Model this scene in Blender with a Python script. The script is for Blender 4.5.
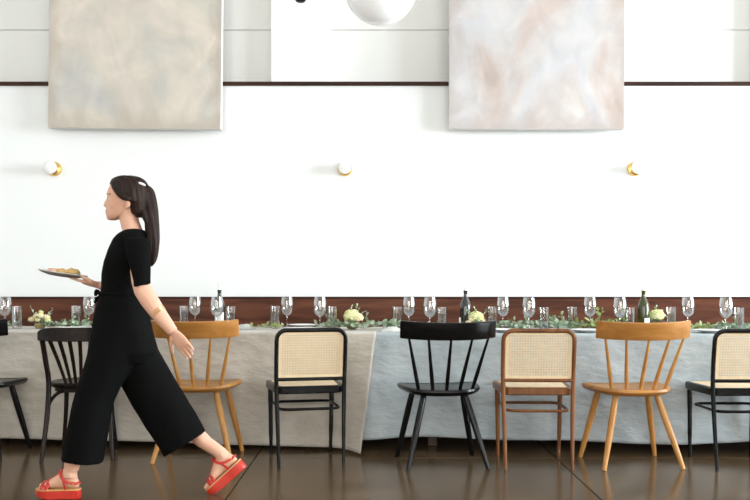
import bpy, bmesh, math, random
from mathutils import Vector, Matrix, noise

random.seed(7)
SC = bpy.context.scene
COL = SC.collection
for o in list(bpy.data.objects):
    bpy.data.objects.remove(o, do_unlink=True)

# ------------------------------------------------------------------ camera
F, CX, HY, EYE = 865.0, 375.0, 290.0, 1.02      # focal length in px, centre column, horizon row, eye height
cam_d = bpy.data.cameras.new('camera')
cam_d.sensor_width = 36.0
cam_d.lens = F / 750.0 * 36.0
cam_d.shift_y = (HY - 250.0) / 750.0
cam = bpy.data.objects.new('camera', cam_d)
cam.location = (0, 0, EYE)
cam.rotation_euler = (math.pi / 2, 0, 0)
COL.objects.link(cam)
SC.camera = cam

# ------------------------------------------------------------------ world, window light, exposure
SC.view_settings.view_transform = 'Standard'
SC.view_settings.look = 'None'
SC.view_settings.gamma = 1.0
SC.view_settings.use_curve_mapping = False
SC.view_settings.exposure = -0.45
w = bpy.data.worlds.new('sky')
w.use_nodes = True
w.node_tree.nodes['Background'].inputs[0].default_value = (0.80, 0.90, 1.0, 1)
w.node_tree.nodes['Background'].inputs[1].default_value = 0.9
SC.world = w

ROOM_L, ROOM_R, ROOM_B, WALL, CEIL = -5.2, 9.0, -3.6, 6.9, 4.6


def area(name, loc, rot, sx, sy, power, col):
    l = bpy.data.lights.new(name, 'AREA')
    l.shape = 'RECTANGLE'
    l.size, l.size_y, l.energy, l.color = sx, sy, power, col
    o = bpy.data.objects.new(name, l)
    o.location, o.rotation_euler = loc, rot
    COL.objects.link(o)
    return o


RIGHT_WIN = [(0.4, 2.9), (3.3, 5.8)]            # y ranges of the windows in the right wall
REAR_WIN = [(-4.2, -1.9), (-1.2, 1.2), (1.9, 4.2)]
for y0, y1 in RIGHT_WIN:
    area('daylight', (ROOM_R + 0.45, (y0 + y1) / 2, 2.35), (0, math.radians(90), 0), 3.0, y1 - y0, 1350, (0.90, 0.96, 1.0))
for x0, x1 in REAR_WIN:
    area('daylight', ((x0 + x1) / 2, ROOM_B - 0.45, 2.35), (math.radians(90), 0, 0), x1 - x0, 3.0, 225, (1.0, 0.925, 0.82))

# ------------------------------------------------------------------ helpers


def P(px, py, D):
    return Vector(((px - CX) * D / F, D, EYE - (py - HY) * D / F))


class MB:
    def __init__(s):
        s.v, s.f = [], []

    def add(s, vs, fs):
        b = len(s.v)
        s.v += [tuple(x) for x in vs]
        s.f += [tuple(b + i for i in f) for f in fs]
        return s

    def box(s, x0, x1, y0, y1, z0, z1, c=0.0):
        if c <= 0:
            vs = [(x, y, z) for z in (z0, z1) for y in (y0, y1) for x in (x0, x1)]
            return s.add(vs, [(0, 2, 3, 1), (4, 5, 7, 6), (0, 1, 5, 4), (2, 6, 7, 3), (0, 4, 6, 2), (1, 3, 7, 5)])
        # chamfered box, lofted upward
        def ring(i, z):
            a, b, d, e = x0 + i, x1 - i, y0 + i, y1 - i
            return [(a + c, d, z), (b - c, d, z), (b, d + c, z), (b, e - c, z), (b - c, e, z), (a + c, e, z), (a, e - c, z), (a, d + c, z)]
        return s.loft([ring(c, z0), ring(0, z0 + c), ring(0, z1 - c), ring(c, z1)])

    def loft(s, rings, caps=True, closed=False):
        n = len(rings[0])
        vs = [p for r in rings for p in r]
        fs = []
        m = len(rings)
        for i in range(m if closed else m - 1):
            j = (i + 1) % m
            for k in range(n):
                l = (k + 1) % n
                fs.append((i * n + k, i * n + l, j * n + l, j * n + k))
        if caps and not closed:
            fs.append(tuple(reversed(range(n))))
            fs.append(tuple((m - 1) * n + k for k in range(n)))
        return s.add(vs, fs)

    def tube(s, path, rad, n=10, closed=False, caps=True, flat=1.0, up=None):
        path = [Vector(p) for p in path]
        m = len(path)
        if not hasattr(rad, '__len__'):
            rad = [rad] * m
        tang = []
        for i in range(m):
            a = path[(i - 1) % m] if (closed or i > 0) else path[i]
            b = path[(i + 1) % m] if (closed or i < m - 1) else path[i]
            t = (b - a)
            tang.append(t.normalized() if t.length > 1e-9 else Vector((0, 0, 1)))
        ref = Vector(up) if up else (Vector((1, 0, 0)) if abs(tang[0].x) < 0.8 else Vector((0, 1, 0)))
        nrm = (ref - tang[0] * ref.dot(tang[0])).normalized()
        rings = []
        for i in range(m):
            r0 = Vector(up) if up else nrm
            nrm = (r0 - tang[i] * r0.dot(tang[i])).normalized()
            bi = tang[i].cross(nrm)
            rings.append([path[i] + (nrm * math.cos(2 * math.pi * k / n) * rad[i] * flat + bi * math.sin(2 * math.pi * k / n) * rad[i]) for k in range(n)])
        return s.loft(rings, caps, closed)

    def lathe(s, prof, n=24, c=(0, 0, 0), caps=True):
        rings = [[(c[0] + r * math.cos(2 * math.pi * k / n), c[1] + r * math.sin(2 * math.pi * k / n), c[2] + z) for k in range(n)] for r, z in prof]
        return s.loft(rings, caps)

    def ell(s, c, r, n=16, m=10, M=None):
        rings = []
        for i in range(m + 1):
            a = math.pi * (i + 0.02) / (m + 0.04)
            ring = []
            for k in range(n):
                b = 2 * math.pi * k / n
                p = Vector((r[0] * math.sin(a) * math.cos(b), r[1] * math.sin(a) * math.sin(b), -r[2] * math.cos(a)))
                if M:
                    p = M @ p
                ring.append(p + Vector(c))
            rings.append(ring)
        return s.loft(rings)

    def xform(s, M, start=0):
        for i in range(start, len(s.v)):
            s.v[i] = tuple(M @ Vector(s.v[i]))
        return s

    def mesh(s, name):
        me = bpy.data.meshes.new(name)
        me.from_pydata(s.v, [], s.f)
        bm = bmesh.new()
        bm.from_mesh(me)
        bmesh.ops.recalc_face_normals(bm, faces=bm.faces)
        bm.to_mesh(me)
        bm.free()
        return me

    def build(s, name, mat, parent=None, smooth=40, kind=None, label=None):
        return link(s.mesh(name), name, mat, parent, smooth, kind, label)


def link(me, name, mat, parent=None, smooth=40, kind=None, label=None):
    if mat:
        me.materials.clear()
        me.materials.append(mat)
    if smooth:
        me.polygons.foreach_set('use_smooth', [True] * len(me.polygons))
        if smooth < 180:
            try:
                me.set_sharp_from_angle(angle=math.radians(smooth))
            except Exception:
                pass
    o = bpy.data.objects.new(name, me)
    COL.objects.link(o)
    if parent:
        o.parent = parent
    if kind:
        o['kind'] = kind
    if label:
        o['label'] = label
    return o


def tag(o, label, cat, group=None, kind=None):
    o['label'], o['category'] = label, cat
    if group:
        o['group'] = group
    if kind:
        o['kind'] = kind
    return o


def thing(name, label, cat, loc=(0, 0, 0), rz=0.0, group=None):
    o = bpy.data.objects.new(name, None)
    o.empty_display_size = 0.05
    COL.objects.link(o)
    o.location = loc
    o.rotation_euler = (0, 0, rz)
    return tag(o, label, cat, group)


def copy_tree(o, parent=None):
    c = o.copy()
    COL.objects.link(c)
    c.parent = parent
    for ch in o.children:
        copy_tree(ch, c)
    return c


def bez(pts, n=10):
    """smooth Catmull-Rom path through the points"""
    pts = [Vector(p) for p in pts]
    out = []
    for i in range(len(pts) - 1):
        p0 = pts[max(i - 1, 0)]; p1 = pts[i]; p2 = pts[i + 1]; p3 = pts[min(i + 2, len(pts) - 1)]
        for k in range(n):
            t = k / n
            out.append(0.5 * ((2 * p1) + (p2 - p0) * t + (2 * p0 - 5 * p1 + 4 * p2 - p3) * t * t + (3 * p1 - p0 - 3 * p2 + p3) * t ** 3))
    out.append(pts[-1])
    return out


def voxel(mb, name, size, smooth=6):
    me = mb.mesh('tmp')
    o = bpy.data.objects.new('tmp', me)
    COL.objects.link(o)
    r = o.modifiers.new('r', 'REMESH')
    r.mode = 'VOXEL'
    r.voxel_size = size
    if smooth:
        s = o.modifiers.new('s', 'SMOOTH')
        s.factor, s.iterations = 0.5, smooth
    dg = bpy.context.evaluated_depsgraph_get()
    dg.update()
    out = bpy.data.meshes.new_from_object(o.evaluated_get(dg))
    out.name = name
    bpy.data.objects.remove(o, do_unlink=True)
    return out

# ------------------------------------------------------------------ materials


def mat(name, col, rough=0.5, metal=0.0, spec=0.5, bump=None, var=None, coat=0.0, sheen=0.0, trans=0.0, sss=0.0, emit=None):
    """bump = (scale, strength, stretch xyz); var = (scale, colour 2, stretch xyz, detail)"""
    m = bpy.data.materials.new(name)
    m.use_nodes = True
    nt = m.node_tree
    b = nt.nodes['Principled BSDF']
    b.inputs['Base Color'].default_value = (*col, 1)
    b.inputs['Roughness'].default_value = rough
    b.inputs['Metallic'].default_value = metal
    b.inputs['Specular IOR Level'].default_value = spec
    b.inputs['Coat Weight'].default_value = coat
    b.inputs['Coat Roughness'].default_value = 0.12
    b.inputs['Sheen Weight'].default_value = sheen
    b.inputs['Transmission Weight'].default_value = trans
    b.inputs['Subsurface Weight'].default_value = sss
    b.inputs['Subsurface Radius'].default_value = (0.01, 0.004, 0.002)
    if emit:
        b.inputs['Emission Color'].default_value = (*emit[0], 1)
        b.inputs['Emission Strength'].default_value = emit[1]
    tc = nt.nodes.new('ShaderNodeTexCoord')

    def nz(scale, stretch, detail=4.0, dist=0.0):
        mp = nt.nodes.new('ShaderNodeMapping')
        mp.inputs['Scale'].default_value = stretch
        nt.links.new(tc.outputs['Object'], mp.inputs[0])
        n = nt.nodes.new('ShaderNodeTexNoise')
        n.inputs['Scale'].default_value = scale
        n.inputs['Detail'].default_value = detail
        n.inputs['Distortion'].default_value = dist
        nt.links.new(mp.outputs[0], n.inputs['Vector'])
        return n
    if var:
        n = nz(var[0], var[2] if len(var) > 2 else (1, 1, 1), var[3] if len(var) > 3 else 4.0, var[4] if len(var) > 4 else 0.0)
        r = nt.nodes.new('ShaderNodeValToRGB')
        r.color_ramp.elements[0].position = 0.36
        r.color_ramp.elements[1].position = 0.66
        r.color_ramp.elements[0].color = (*col, 1)
        r.color_ramp.elements[1].color = (*var[1], 1)
        nt.links.new(n.outputs['Fac'], r.inputs[0])
        nt.links.new(r.outputs[0], b.inputs['Base Color'])
    if bump:
        n = nz(bump[0], bump[2] if len(bump) > 2 else (1, 1, 1), 5.0)
        bp = nt.nodes.new('ShaderNodeBump')
        bp.inputs['Strength'].default_value = bump[1]
        bp.inputs['Distance'].default_value = 0.01
        nt.links.new(n.outputs['Fac'], bp.inputs['Height'])
        nt.links.new(bp.outputs[0], b.inputs['Normal'])
    return m


def glass_mat(name, tint=(0.97, 0.98, 0.98), base=0.05, edge=0.55):
    """thin clear glass: see-through with fresnel-weighted reflection"""
    m = bpy.data.materials.new(name)
    m.use_nodes = True
    nt = m.node_tree
    nt.nodes.remove(nt.nodes['Principled BSDF'])
    out = nt.nodes['Material Output']
    tr = nt.nodes.new('ShaderNodeBsdfTransparent'); tr.inputs[0].default_value = (*tint, 1)
    gl = nt.nodes.new('ShaderNodeBsdfGlossy'); gl.inputs['Roughness'].default_value = 0.03
    lw = nt.nodes.new('ShaderNodeLayerWeight'); lw.inputs[0].default_value = 0.35
    mr = nt.nodes.new('ShaderNodeMapRange')
    mr.inputs['To Min'].default_value, mr.inputs['To Max'].default_value = base, edge
    nt.links.new(lw.outputs['Facing'], mr.inputs[0])
    mx = nt.nodes.new('ShaderNodeMixShader')
    nt.links.new(mr.outputs[0], mx.inputs[0])
    nt.links.new(tr.outputs[0], mx.inputs[1])
    nt.links.new(gl.outputs[0], mx.inputs[2])
    nt.links.new(mx.outputs[0], out.inputs[0])
    return m


def linen_mat(name, c1, c2):
    m = mat(name, c1, 0.9, spec=0.15, sheen=0.15, var=(5.0, c2, (1, 1, 1), 6.0))
    nt = m.node_tree
    b = nt.nodes['Principled BSDF']
    tc = [n for n in nt.nodes if n.type == 'TEX_COORD'][0]
    prev = None
    for sc_, stretch, st, dist in ((11.0, (0.7, 1, 1.4), 0.55, 0.03), (160.0, (1, 1, 0.12), 0.45, 0.002), (160.0, (0.12, 1, 1), 0.45, 0.002)):
        mp = nt.nodes.new('ShaderNodeMapping'); mp.inputs['Scale'].default_value = stretch
        nt.links.new(tc.outputs['Object'], mp.inputs[0])
        n = nt.nodes.new('ShaderNodeTexNoise'); n.inputs['Scale'].default_value = sc_; n.inputs['Detail'].default_value = 3
        nt.links.new(mp.outputs[0], n.inputs['Vector'])
        bp = nt.nodes.new('ShaderNodeBump'); bp.inputs['Strength'].default_value = st; bp.inputs['Distance'].default_value = dist
        nt.links.new(n.outputs['Fac'], bp.inputs['Height'])
        if prev:
            nt.links.new(prev.outputs[0], bp.inputs['Normal'])
        prev = bp
    nt.links.new(prev.outputs[0], b.inputs['Normal'])
    return m


def painting_mat(name, stops, seed, border):
    m = mat(name, stops[0], 0.75, spec=0.25)
    nt = m.node_tree
    b = nt.nodes['Principled BSDF']
    tc = [n for n in nt.nodes if n.type == 'TEX_COORD'][0]

    def noise_(scale, stretch, off, det=6.0, dist=0.6):
        mp = nt.nodes.new('ShaderNodeMapping')
        mp.inputs['Scale'].default_value = stretch
        mp.inputs['Location'].default_value = (off, off * 1.7, off * 0.6)
        nt.links.new(tc.outputs['Object'], mp.inputs[0])
        n = nt.nodes.new('ShaderNodeTexNoise')
        n.inputs['Scale'].default_value, n.inputs['Detail'].default_value, n.inputs['Distortion'].default_value = scale, det, dist
        nt.links.new(mp.outputs[0], n.inputs['Vector'])
        return n
    a = noise_(1.25, (1.0, 1, 0.8), seed, 7.0, 0.9)
    r = nt.nodes.new('ShaderNodeValToRGB')
    e = r.color_ramp.elements
    e[0].position, e[1].position = 0.28, 0.72
    e[0].color, e[1].color = (*stops[0], 1), (*stops[-1], 1)
    for i, c in enumerate(stops[1:-1]):
        el = e.new(0.28 + 0.44 * (i + 1) / (len(stops) - 1)); el.color = (*c, 1)
    nt.links.new(a.outputs['Fac'], r.inputs[0])
    # thin scraped strokes over the broad patches
    s = noise_(5.0, (1.0, 1, 0.75), seed + 3, 9.0, 0.8)
    r2 = nt.nodes.new('ShaderNodeValToRGB')
    r2.color_ramp.elements[0].color = (0.86, 0.86, 0.87, 1)
    r2.color_ramp.elements[1].color = (1.12, 1.11, 1.10, 1)
    r2.color_ramp.elements[0].position, r2.color_ramp.elements[1].position = 0.3, 0.7
    nt.links.new(s.outputs['Fac'], r2.inputs[0])
    mx = nt.nodes.new('ShaderNodeMix'); mx.data_type = 'RGBA'; mx.blend_type = 'MULTIPLY'
    mx.inputs[0].default_value = 0.75
    nt.links.new(r.outputs[0], mx.inputs[6])
    nt.links.new(r2.outputs[0], mx.inputs[7])
    # muted painted border along the edges of the canvas
    sx = nt.nodes.new('ShaderNodeSeparateXYZ')
    nt.links.new(tc.outputs['Generated'], sx.inputs[0])

    def mth(op, p0, p1):
        n = nt.nodes.new('ShaderNodeMath'); n.operation = op
        for i, q in enumerate((p0, p1)):
            if isinstance(q, float):
                n.inputs[i].default_value = q
            else:
                nt.links.new(q, n.inputs[i])
        return n.outputs[0]
    X, Z = sx.outputs['X'], sx.outputs['Z']
    ed = mth('MINIMUM', mth('MINIMUM', X, mth('SUBTRACT', 1.0, X)), mth('MINIMUM', Z, mth('SUBTRACT', 1.0, Z)))
    ed = mth('ADD', ed, mth('MULTIPLY', mth('SUBTRACT', s.outputs['Fac'], 0.5), 0.16))
    mr = nt.nodes.new('ShaderNodeMapRange')
    mr.inputs['From Min'].default_value, mr.inputs['From Max'].default_value = 0.0, 0.085
    mr.inputs['To Min'].default_value, mr.inputs['To Max'].default_value = 0.75, 0.0
    nt.links.new(ed, mr.inputs[0])
    m2 = nt.nodes.new('ShaderNodeMix'); m2.data_type = 'RGBA'
    nt.links.new(mr.outputs[0], m2.inputs[0])
    nt.links.new(mx.outputs[2], m2.inputs[6])
    m2.inputs[7].default_value = (*border, 1)
    nt.links.new(m2.outputs[2], b.inputs['Base Color'])
    bp = nt.nodes.new('ShaderNodeBump'); bp.inputs['Strength'].default_value = 0.25; bp.inputs['Distance'].default_value = 0.004
    nt.links.new(s.outputs['Fac'], bp.inputs['Height'])
    nt.links.new(bp.outputs[0], b.inputs['Normal'])
    return m


M_wall = mat('white_paint', (0.86, 0.87, 0.87), 0.6, spec=0.3, bump=(14.0, 0.05))
M_board = mat('white_board_paint', (0.84, 0.84, 0.82), 0.55, spec=0.3, bump=(8.0, 0.08, (0.15, 1, 2)))
M_rail = mat('dark_brown_wood', (0.055, 0.017, 0.008), 0.5, spec=0.2, var=(6.0, (0.022, 0.007, 0.004), (0.2, 2, 2)))
M_wains = mat('walnut_panel', (0.062, 0.017, 0.008), 0.42, spec=0.2, var=(4.0, (0.14, 0.045, 0.021), (0.35, 2, 3.0), 8.0, 0.8), bump=(20.0, 0.1, (0.1, 1, 2)))
M_floor = mat('polished_concrete', (0.080, 0.050, 0.026), 0.17, spec=0.27, var=(2.2, (0.130, 0.086, 0.050), (1, 1, 1), 8.0, 0.4), bump=(30.0, 0.045))
M_joint = mat('floor_joint', (0.012, 0.010, 0.008), 0.9)
M_black = mat('black_lacquer', (0.003, 0.003, 0.0034), 0.22, spec=0.24, var=(3.0, (0.005, 0.005, 0.005)))
M_ebony = mat('black_brown_stain', (0.006, 0.0035, 0.0028), 0.26, spec=0.18, var=(5.0, (0.016, 0.008, 0.005), (3, 3, 0.3)))
M_oak = mat('oiled_oak', (0.33, 0.135, 0.028), 0.36, spec=0.35, var=(6.0, (0.47, 0.215, 0.055), (0.5, 3, 3), 8.0, 0.6), bump=(30.0, 0.06, (0.1, 1, 1)))
M_oakleg = mat('oiled_oak_leg', (0.42, 0.185, 0.045), 0.36, spec=0.35, var=(6.0, (0.55, 0.275, 0.08), (4, 4, 0.35), 8.0, 0.4))
M_walnut = mat('honey_brown_bentwood', (0.13, 0.045, 0.012), 0.32, spec=0.35, var=(7.0, (0.21, 0.08, 0.023), (3, 3, 0.4), 6.0))
M_cane = mat('natural_cane', (0.74, 0.57, 0.36), 0.55, spec=0.3, var=(40.0, (0.80, 0.64, 0.43)))
M_brass = mat('brass', (0.80, 0.52, 0.16), 0.22, metal=1.0)
M_opal = mat('opal_glass', (0.93, 0.93, 0.92), 0.12, spec=0.4, sss=1.0)
M_opal.node_tree.nodes['Principled BSDF'].inputs['Subsurface Radius'].default_value = (.25, .25, .25)
M_opal.node_tree.nodes['Principled BSDF'].inputs['Subsurface Scale'].default_value = 1.0
M_blackmetal = mat('black_metal', (0.012, 0.012, 0.013), 0.4)
M_frame = mat('window_frame_paint', (0.05, 0.05, 0.052), 0.45)
M_pane = glass_mat('window_glass', (0.98, 0.99, 0.99), 0.04, 0.4)
M_glass = glass_mat('clear_glass', (0.98, 0.985, 0.985), 0.09, 1.0)
M_water = glass_mat('water', (0.93, 0.95, 0.95), 0.05, 0.45)
M_bottle = mat('green_bottle_glass', (0.030, 0.036, 0.005), 0.06, spec=0.5, var=(10.0, (0.06, 0.062, 0.010)), coat=0.2)
M_bottledark = mat('dark_bottle_glass', (0.008, 0.012, 0.006), 0.06, spec=0.6, coat=0.5)
M_paper = mat('white_label_paper', (0.85, 0.85, 0.83), 0.7)
M_steel = mat('pale_steel', (0.78, 0.78, 0.76), 0.25, metal=0.6)
M_china = mat('white_china', (0.82, 0.82, 0.80), 0.2, coat=0.3)
M_napkin = linen_mat('napkin_linen', (0.60, 0.60, 0.57), (0.68, 0.68, 0.66))
M_linenL = linen_mat('warm_linen', (0.45, 0.405, 0.35), (0.54, 0.495, 0.435))
M_linenR = linen_mat('blue_grey_linen', (0.365, 0.41, 0.435), (0.455, 0.495, 0.515))
M_wood = mat('table_wood', (0.045, 0.026, 0.016), 0.6, var=(6.0, (0.07, 0.04, 0.024), (0.3, 3, 3)))
M_leaf = mat('eucalyptus_leaf', (0.24, 0.33, 0.19), 0.55, var=(18.0, (0.46, 0.55, 0.43)))
M_leaf2 = mat('green_leaf', (0.20, 0.28, 0.07), 0.5, var=(18.0, (0.40, 0.47, 0.20)))
M_stem = mat('plant_stem', (0.16, 0.17, 0.06), 0.6)
M_petal = mat('yellow_green_petal', (0.70, 0.72, 0.26), 0.6, var=(40.0, (0.85, 0.86, 0.55)))
M_cream = mat('cream_petal', (0.86, 0.84, 0.66), 0.6, var=(30.0, (0.90, 0.72, 0.36)))
M_vase = mat('brass_toned_vase', (0.42, 0.33, 0.16), 0.3, metal=0.4)
M_wax = mat('candle_wax', (0.88, 0.87, 0.82), 0.5)
M_skin = mat('skin', (0.66, 0.36, 0.25), 0.5, spec=0.35, sss=0.08, var=(9.0, (0.72, 0.42, 0.30)))
M_cloth = mat('black_fabric', (0.004, 0.004, 0.0042), 0.9, spec=0.06, bump=(60.0, 0.15))
M_hair = mat('dark_brown_hair', (0.010, 0.005, 0.0035), 0.5, spec=0.2, var=(60.0, (0.030, 0.012, 0.007), (2.0, 2.0, 0.06), 3.0), bump=(90.0, 0.7, (2, 2, 0.05)))
M_red = mat('red_leather', (0.46, 0.022, 0.014), 0.35, spec=0.4, var=(14.0, (0.55, 0.04, 0.024)))
M_tan = mat('tan_footbed', (0.55, 0.32, 0.12), 0.6)
M_white = mat('white_enamel', (0.85, 0.85, 0.84), 0.35)
M_eye = mat('eye_white', (0.75, 0.72, 0.70), 0.2)
M_iris = mat('dark_iris', (0.02, 0.012, 0.008), 0.15)
M_lip = mat('lip', (0.50, 0.17, 0.14), 0.4)
M_nail = mat('pale_nail', (0.80, 0.62, 0.55), 0.2)
M_plate = mat('grey_stoneware', (0.30, 0.28, 0.26), 0.35, var=(20.0, (0.36, 0.34, 0.31)))
M_bread = mat('bread_crust', (0.62, 0.34, 0.10), 0.7, var=(22.0, (0.80, 0.58, 0.26)), bump=(50.0, 0.5))
M_ham = mat('pink_cured_ham', (0.72, 0.36, 0.27), 0.5, var=(25.0, (0.86, 0.62, 0.50)), bump=(40.0, 0.3))
M_canvas1 = painting_mat('abstract_grey_beige_paint', [(0.38, 0.395, 0.41), (0.52, 0.505, 0.485), (0.58, 0.54, 0.475), (0.64, 0.575, 0.51), (0.55, 0.525, 0.475), (0.72, 0.705, 0.69)], 2.3, (0.46, 0.40, 0.34))
M_canvas2 = painting_mat('abstract_blush_white_paint', [(0.43, 0.345, 0.30), (0.52, 0.445, 0.415), (0.57, 0.545, 0.54), (0.545, 0.54, 0.56), (0.55, 0.495, 0.475), (0.62, 0.595, 0.58)], 11.7, (0.46, 0.395, 0.375))
M_side = mat('raw_canvas_edge', (0.80, 0.78, 0.75), 0.8)

# ------------------------------------------------------------------ room shell


def struct(mb, name, m, label, cat, parent=None, smooth=40):
    o = mb.build(name, m, parent, smooth)
    if parent is None:
        tag(o, label, cat, kind='structure')
    return o


# floor: bed with sunken joints and big polished slabs
bed = struct(MB().box(ROOM_L - .3, ROOM_R + .3, ROOM_B - .3, WALL + .3, -0.12, -0.012), 'floor', M_joint, 'dark polished brown concrete floor with saw-cut slab joints', 'floor')
xs = [ROOM_L - .3] + [-0.73 + 1.83 * k for k in range(-2, 6)] + [ROOM_R + .3]
xs = sorted(x for x in xs if ROOM_L - .31 <= x <= ROOM_R + .31)
ys = [ROOM_B - .3, -2.1, -0.25, 1.58, 3.41, 5.25, WALL + .3]
for i in range(len(xs) - 1):
    for j in range(len(ys) - 1):
        if xs[i + 1] - xs[i] > .1:
            MB().box(xs[i] + .003, xs[i + 1] - .003, ys[j] + .003, ys[j + 1] - .003, -0.05, 0.0, 0.003).build('slab', M_floor, bed, 0)

struct(MB().box(ROOM_L - .3, ROOM_R + .3, ROOM_B - .3, WALL + .6, CEIL, CEIL + .15), 'ceiling', M_wall, 'plain white painted ceiling', 'ceiling')
struct(MB().box(ROOM_L - .3, ROOM_L, ROOM_B - .3, WALL + .6, 0, CEIL), 'wall_left', M_wall, 'plain white side wall on the left', 'wall')
SILL, HEAD = 0.75, 3.95
mb = MB()
cur = ROOM_B - .3
for y0, y1 in RIGHT_WIN:
    mb.box(ROOM_R, ROOM_R + .3, cur, y0, 0, CEIL)
    mb.box(ROOM_R, ROOM_R + .3, y0, y1, 0, SILL)
    mb.box(ROOM_R, ROOM_R + .3, y0, y1, HEAD, CEIL)
    cur = y1
mb.box(ROOM_R, ROOM_R + .3, cur, WALL + .6, 0, CEIL)
struct(mb, 'wall_right', M_wall, 'white side wall on the right with tall windows', 'wall', smooth=0)
mb = MB()
cur = ROOM_L - .3
for x0, x1 in REAR_WIN:
    mb.box(cur, x0, ROOM_B - .3, ROOM_B, 0, CEIL)
    mb.box(x0, x1, ROOM_B - .3, ROOM_B, 0, SILL)
    mb.box(x0, x1, ROOM_B - .3, ROOM_B, HEAD, CEIL)
    cur = x1
mb.box(cur, ROOM_R + .3, ROOM_B - .3, ROOM_B, 0, CEIL)
struct(mb, 'wall_rear', M_wall, 'white wall behind the viewer with tall windows', 'wall', smooth=0)

wn = 0


def window(a0, a1, axis, depth, where):
    """gridded window between a0 and a1 along the wall"""
    global wn
    wn += 1
    mb = MB()

    def bar(u0, u1, z0, z1, t=.03):
        if axis == 'y':
            mb.box(depth - t, depth + t, u0, u1, z0, z1)
        else:
            mb.box(u0, u1, depth - t, depth + t, z0, z1)
    bar(a0, a0 + .06, SILL, HEAD); bar(a1 - .06, a1, SILL, HEAD)
    bar(a0 + .06, a1 - .06, SILL, SILL + .06); bar(a0 + .06, a1 - .06, HEAD - .06, HEAD)
    o = struct(mb, 'window_%d' % wn, M_frame, where, 'window', smooth=0)
    nu, nv = 3, 4
    for k in range(1, nu):
        u = a0 + (a1 - a0) * k / nu
        mb = MB(); bar(u - .018, u + .018, SILL + .06, HEAD - .06, .02)
        mb.build('mullion', M_frame, o, 0)
    for k in range(1, nv):
        z = SILL + (HEAD - SILL) * k / nv
        mb = MB(); bar(a0 + .06, a1 - .06, z - .018, z + .018, .02)
        mb.build('glazing_bar', M_frame, o, 0)
    for i in range(nu):
        for k in range(nv):
            mb = MB()
            u0, u1 = a0 + (a1 - a0) * i / nu + .02, a0 + (a1 - a0) * (i + 1) / nu - .02
            z0, z1 = SILL + (HEAD - SILL) * k / nv + .02, SILL + (HEAD - SILL) * (k + 1) / nv - .02
            bar(u0, u1, z0, z1, .002)
            mb.build('pane', M_pane, o, 0)


for i, (y0, y1) in enumerate(RIGHT_WIN):
    window(y0, y1, 'y', ROOM_R + .15, 'tall gridded window in the right wall, ' + ('nearer the viewer' if i == 0 else 'nearer the painted wall'))
for i, (x0, x1) in enumerate(REAR_WIN):
    window(x0, x1, 'x', ROOM_B - .15, 'tall gridded window behind the viewer, ' + ('left', 'middle', 'right')[i] + ' of three')

RAILZ = 2.648
struct(MB().box(ROOM_L, ROOM_R, WALL, WALL + .4, 0, RAILZ), 'wall_back', M_wall, 'smooth white lower wall behind the long table', 'wall', smooth=0)
up = struct(MB().box(ROOM_L, ROOM_R, WALL + .16, WALL + .4, RAILZ, CEIL), 'wall_back_upper', M_joint, 'recessed white wall of wide boards above the dark ledge', 'wall', smooth=0)
z = RAILZ + .03
for top in (3.13, 3.57, 4.01, 4.45, CEIL):
    MB().box(ROOM_L, ROOM_R, WALL + .12, WALL + .16, z + .002, top - .002, .003).build('board', M_board, up)
    z = top
for i, (x0, x1) in enumerate(((-4.75, -4.25), (-0.83, -0.36), (3.04, 3.5))):
    struct(MB().box(x0, x1, WALL - .004, WALL + .125, RAILZ + .03, CEIL, .004), 'wall_pilaster', M_wall,
           ('flat white pilaster at the far left of the upper wall', 'flat white pilaster on the upper wall between the two paintings', 'flat white pilaster at the far right of the upper wall')[i], 'pilaster')
struct(MB().box(ROOM_L, ROOM_R, WALL - .022, WALL + .12, RAILZ, RAILZ + .03, .003), 'trim_1', M_rail, 'thin dark brown wooden ledge running along the white wall', 'ledge')
WZ = 0.967
o = struct(MB().box(ROOM_L, ROOM_R, WALL - .05, WALL, 0, WZ - .012), 'trim_2', M_wains, 'dark reddish brown wood wainscot behind the table', 'wainscot', smooth=0)
MB().box(ROOM_L, ROOM_R, WALL - .062, WALL, WZ - .014, WZ, .003).build('cap_rail', M_rail, o)

# ------------------------------------------------------------------ paintings


def painting(x0b, x1b, yb, lean_px, m, label):
    D = 6.77
    a, b = P(x0b, yb, D), P(x1b, yb, D)
    wdt, h = (b - a).length, 1.72
    t = thing('painting', label, 'painting', (a.x, D, a.z), 0, 'unframed abstract canvases')
    t.rotation_euler = (0, math.atan2(lean_px, 128.0), 0)
    mb = MB()
    nx, nz_ = 10, 12
    vs = [(wdt * i / nx, -.003 * math.sin(math.pi * i / nx) * math.sin(math.pi * k / nz_), h * k / nz_) for k in range(nz_ + 1) for i in range(nx + 1)]
    fs = [(k * (nx + 1) + i, k * (nx + 1) + i + 1, (k + 1) * (nx + 1) + i + 1, (k + 1) * (nx + 1) + i) for k in range(nz_) for i in range(nx)]
    mb.add(vs, fs)
    mb.build('canvas', m, t, 180)
    for (u0, u1, z0, z1) in ((0, .02, 0, h), (wdt - .02, wdt, 0, h), (.02, wdt - .02, 0, .02), (.02, wdt - .02, h - .02, h)):
        MB().box(u0, u1, .001, .075, z0, z1).build('stretcher_bar', M_side, t, 0)
    MB().box(.02, wdt - .02, .02, .024, .02, h - .02).build('backing', M_side, t, 0)
    for u in (.25, wdt - .25):
        MB().box(u - .012, u + .012, .075, WALL - D, h * .35, h * .35 + .02).build('standoff', M_side, t, 0)


painting(48, 220.5, 127.3, 1.3, M_canvas1, 'large abstract canvas in cloudy greys and beige, left one')
painting(449.5, 624, 128.5, 0.3, M_canvas2, 'large abstract canvas in pale blush pink and white, right one')

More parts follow.
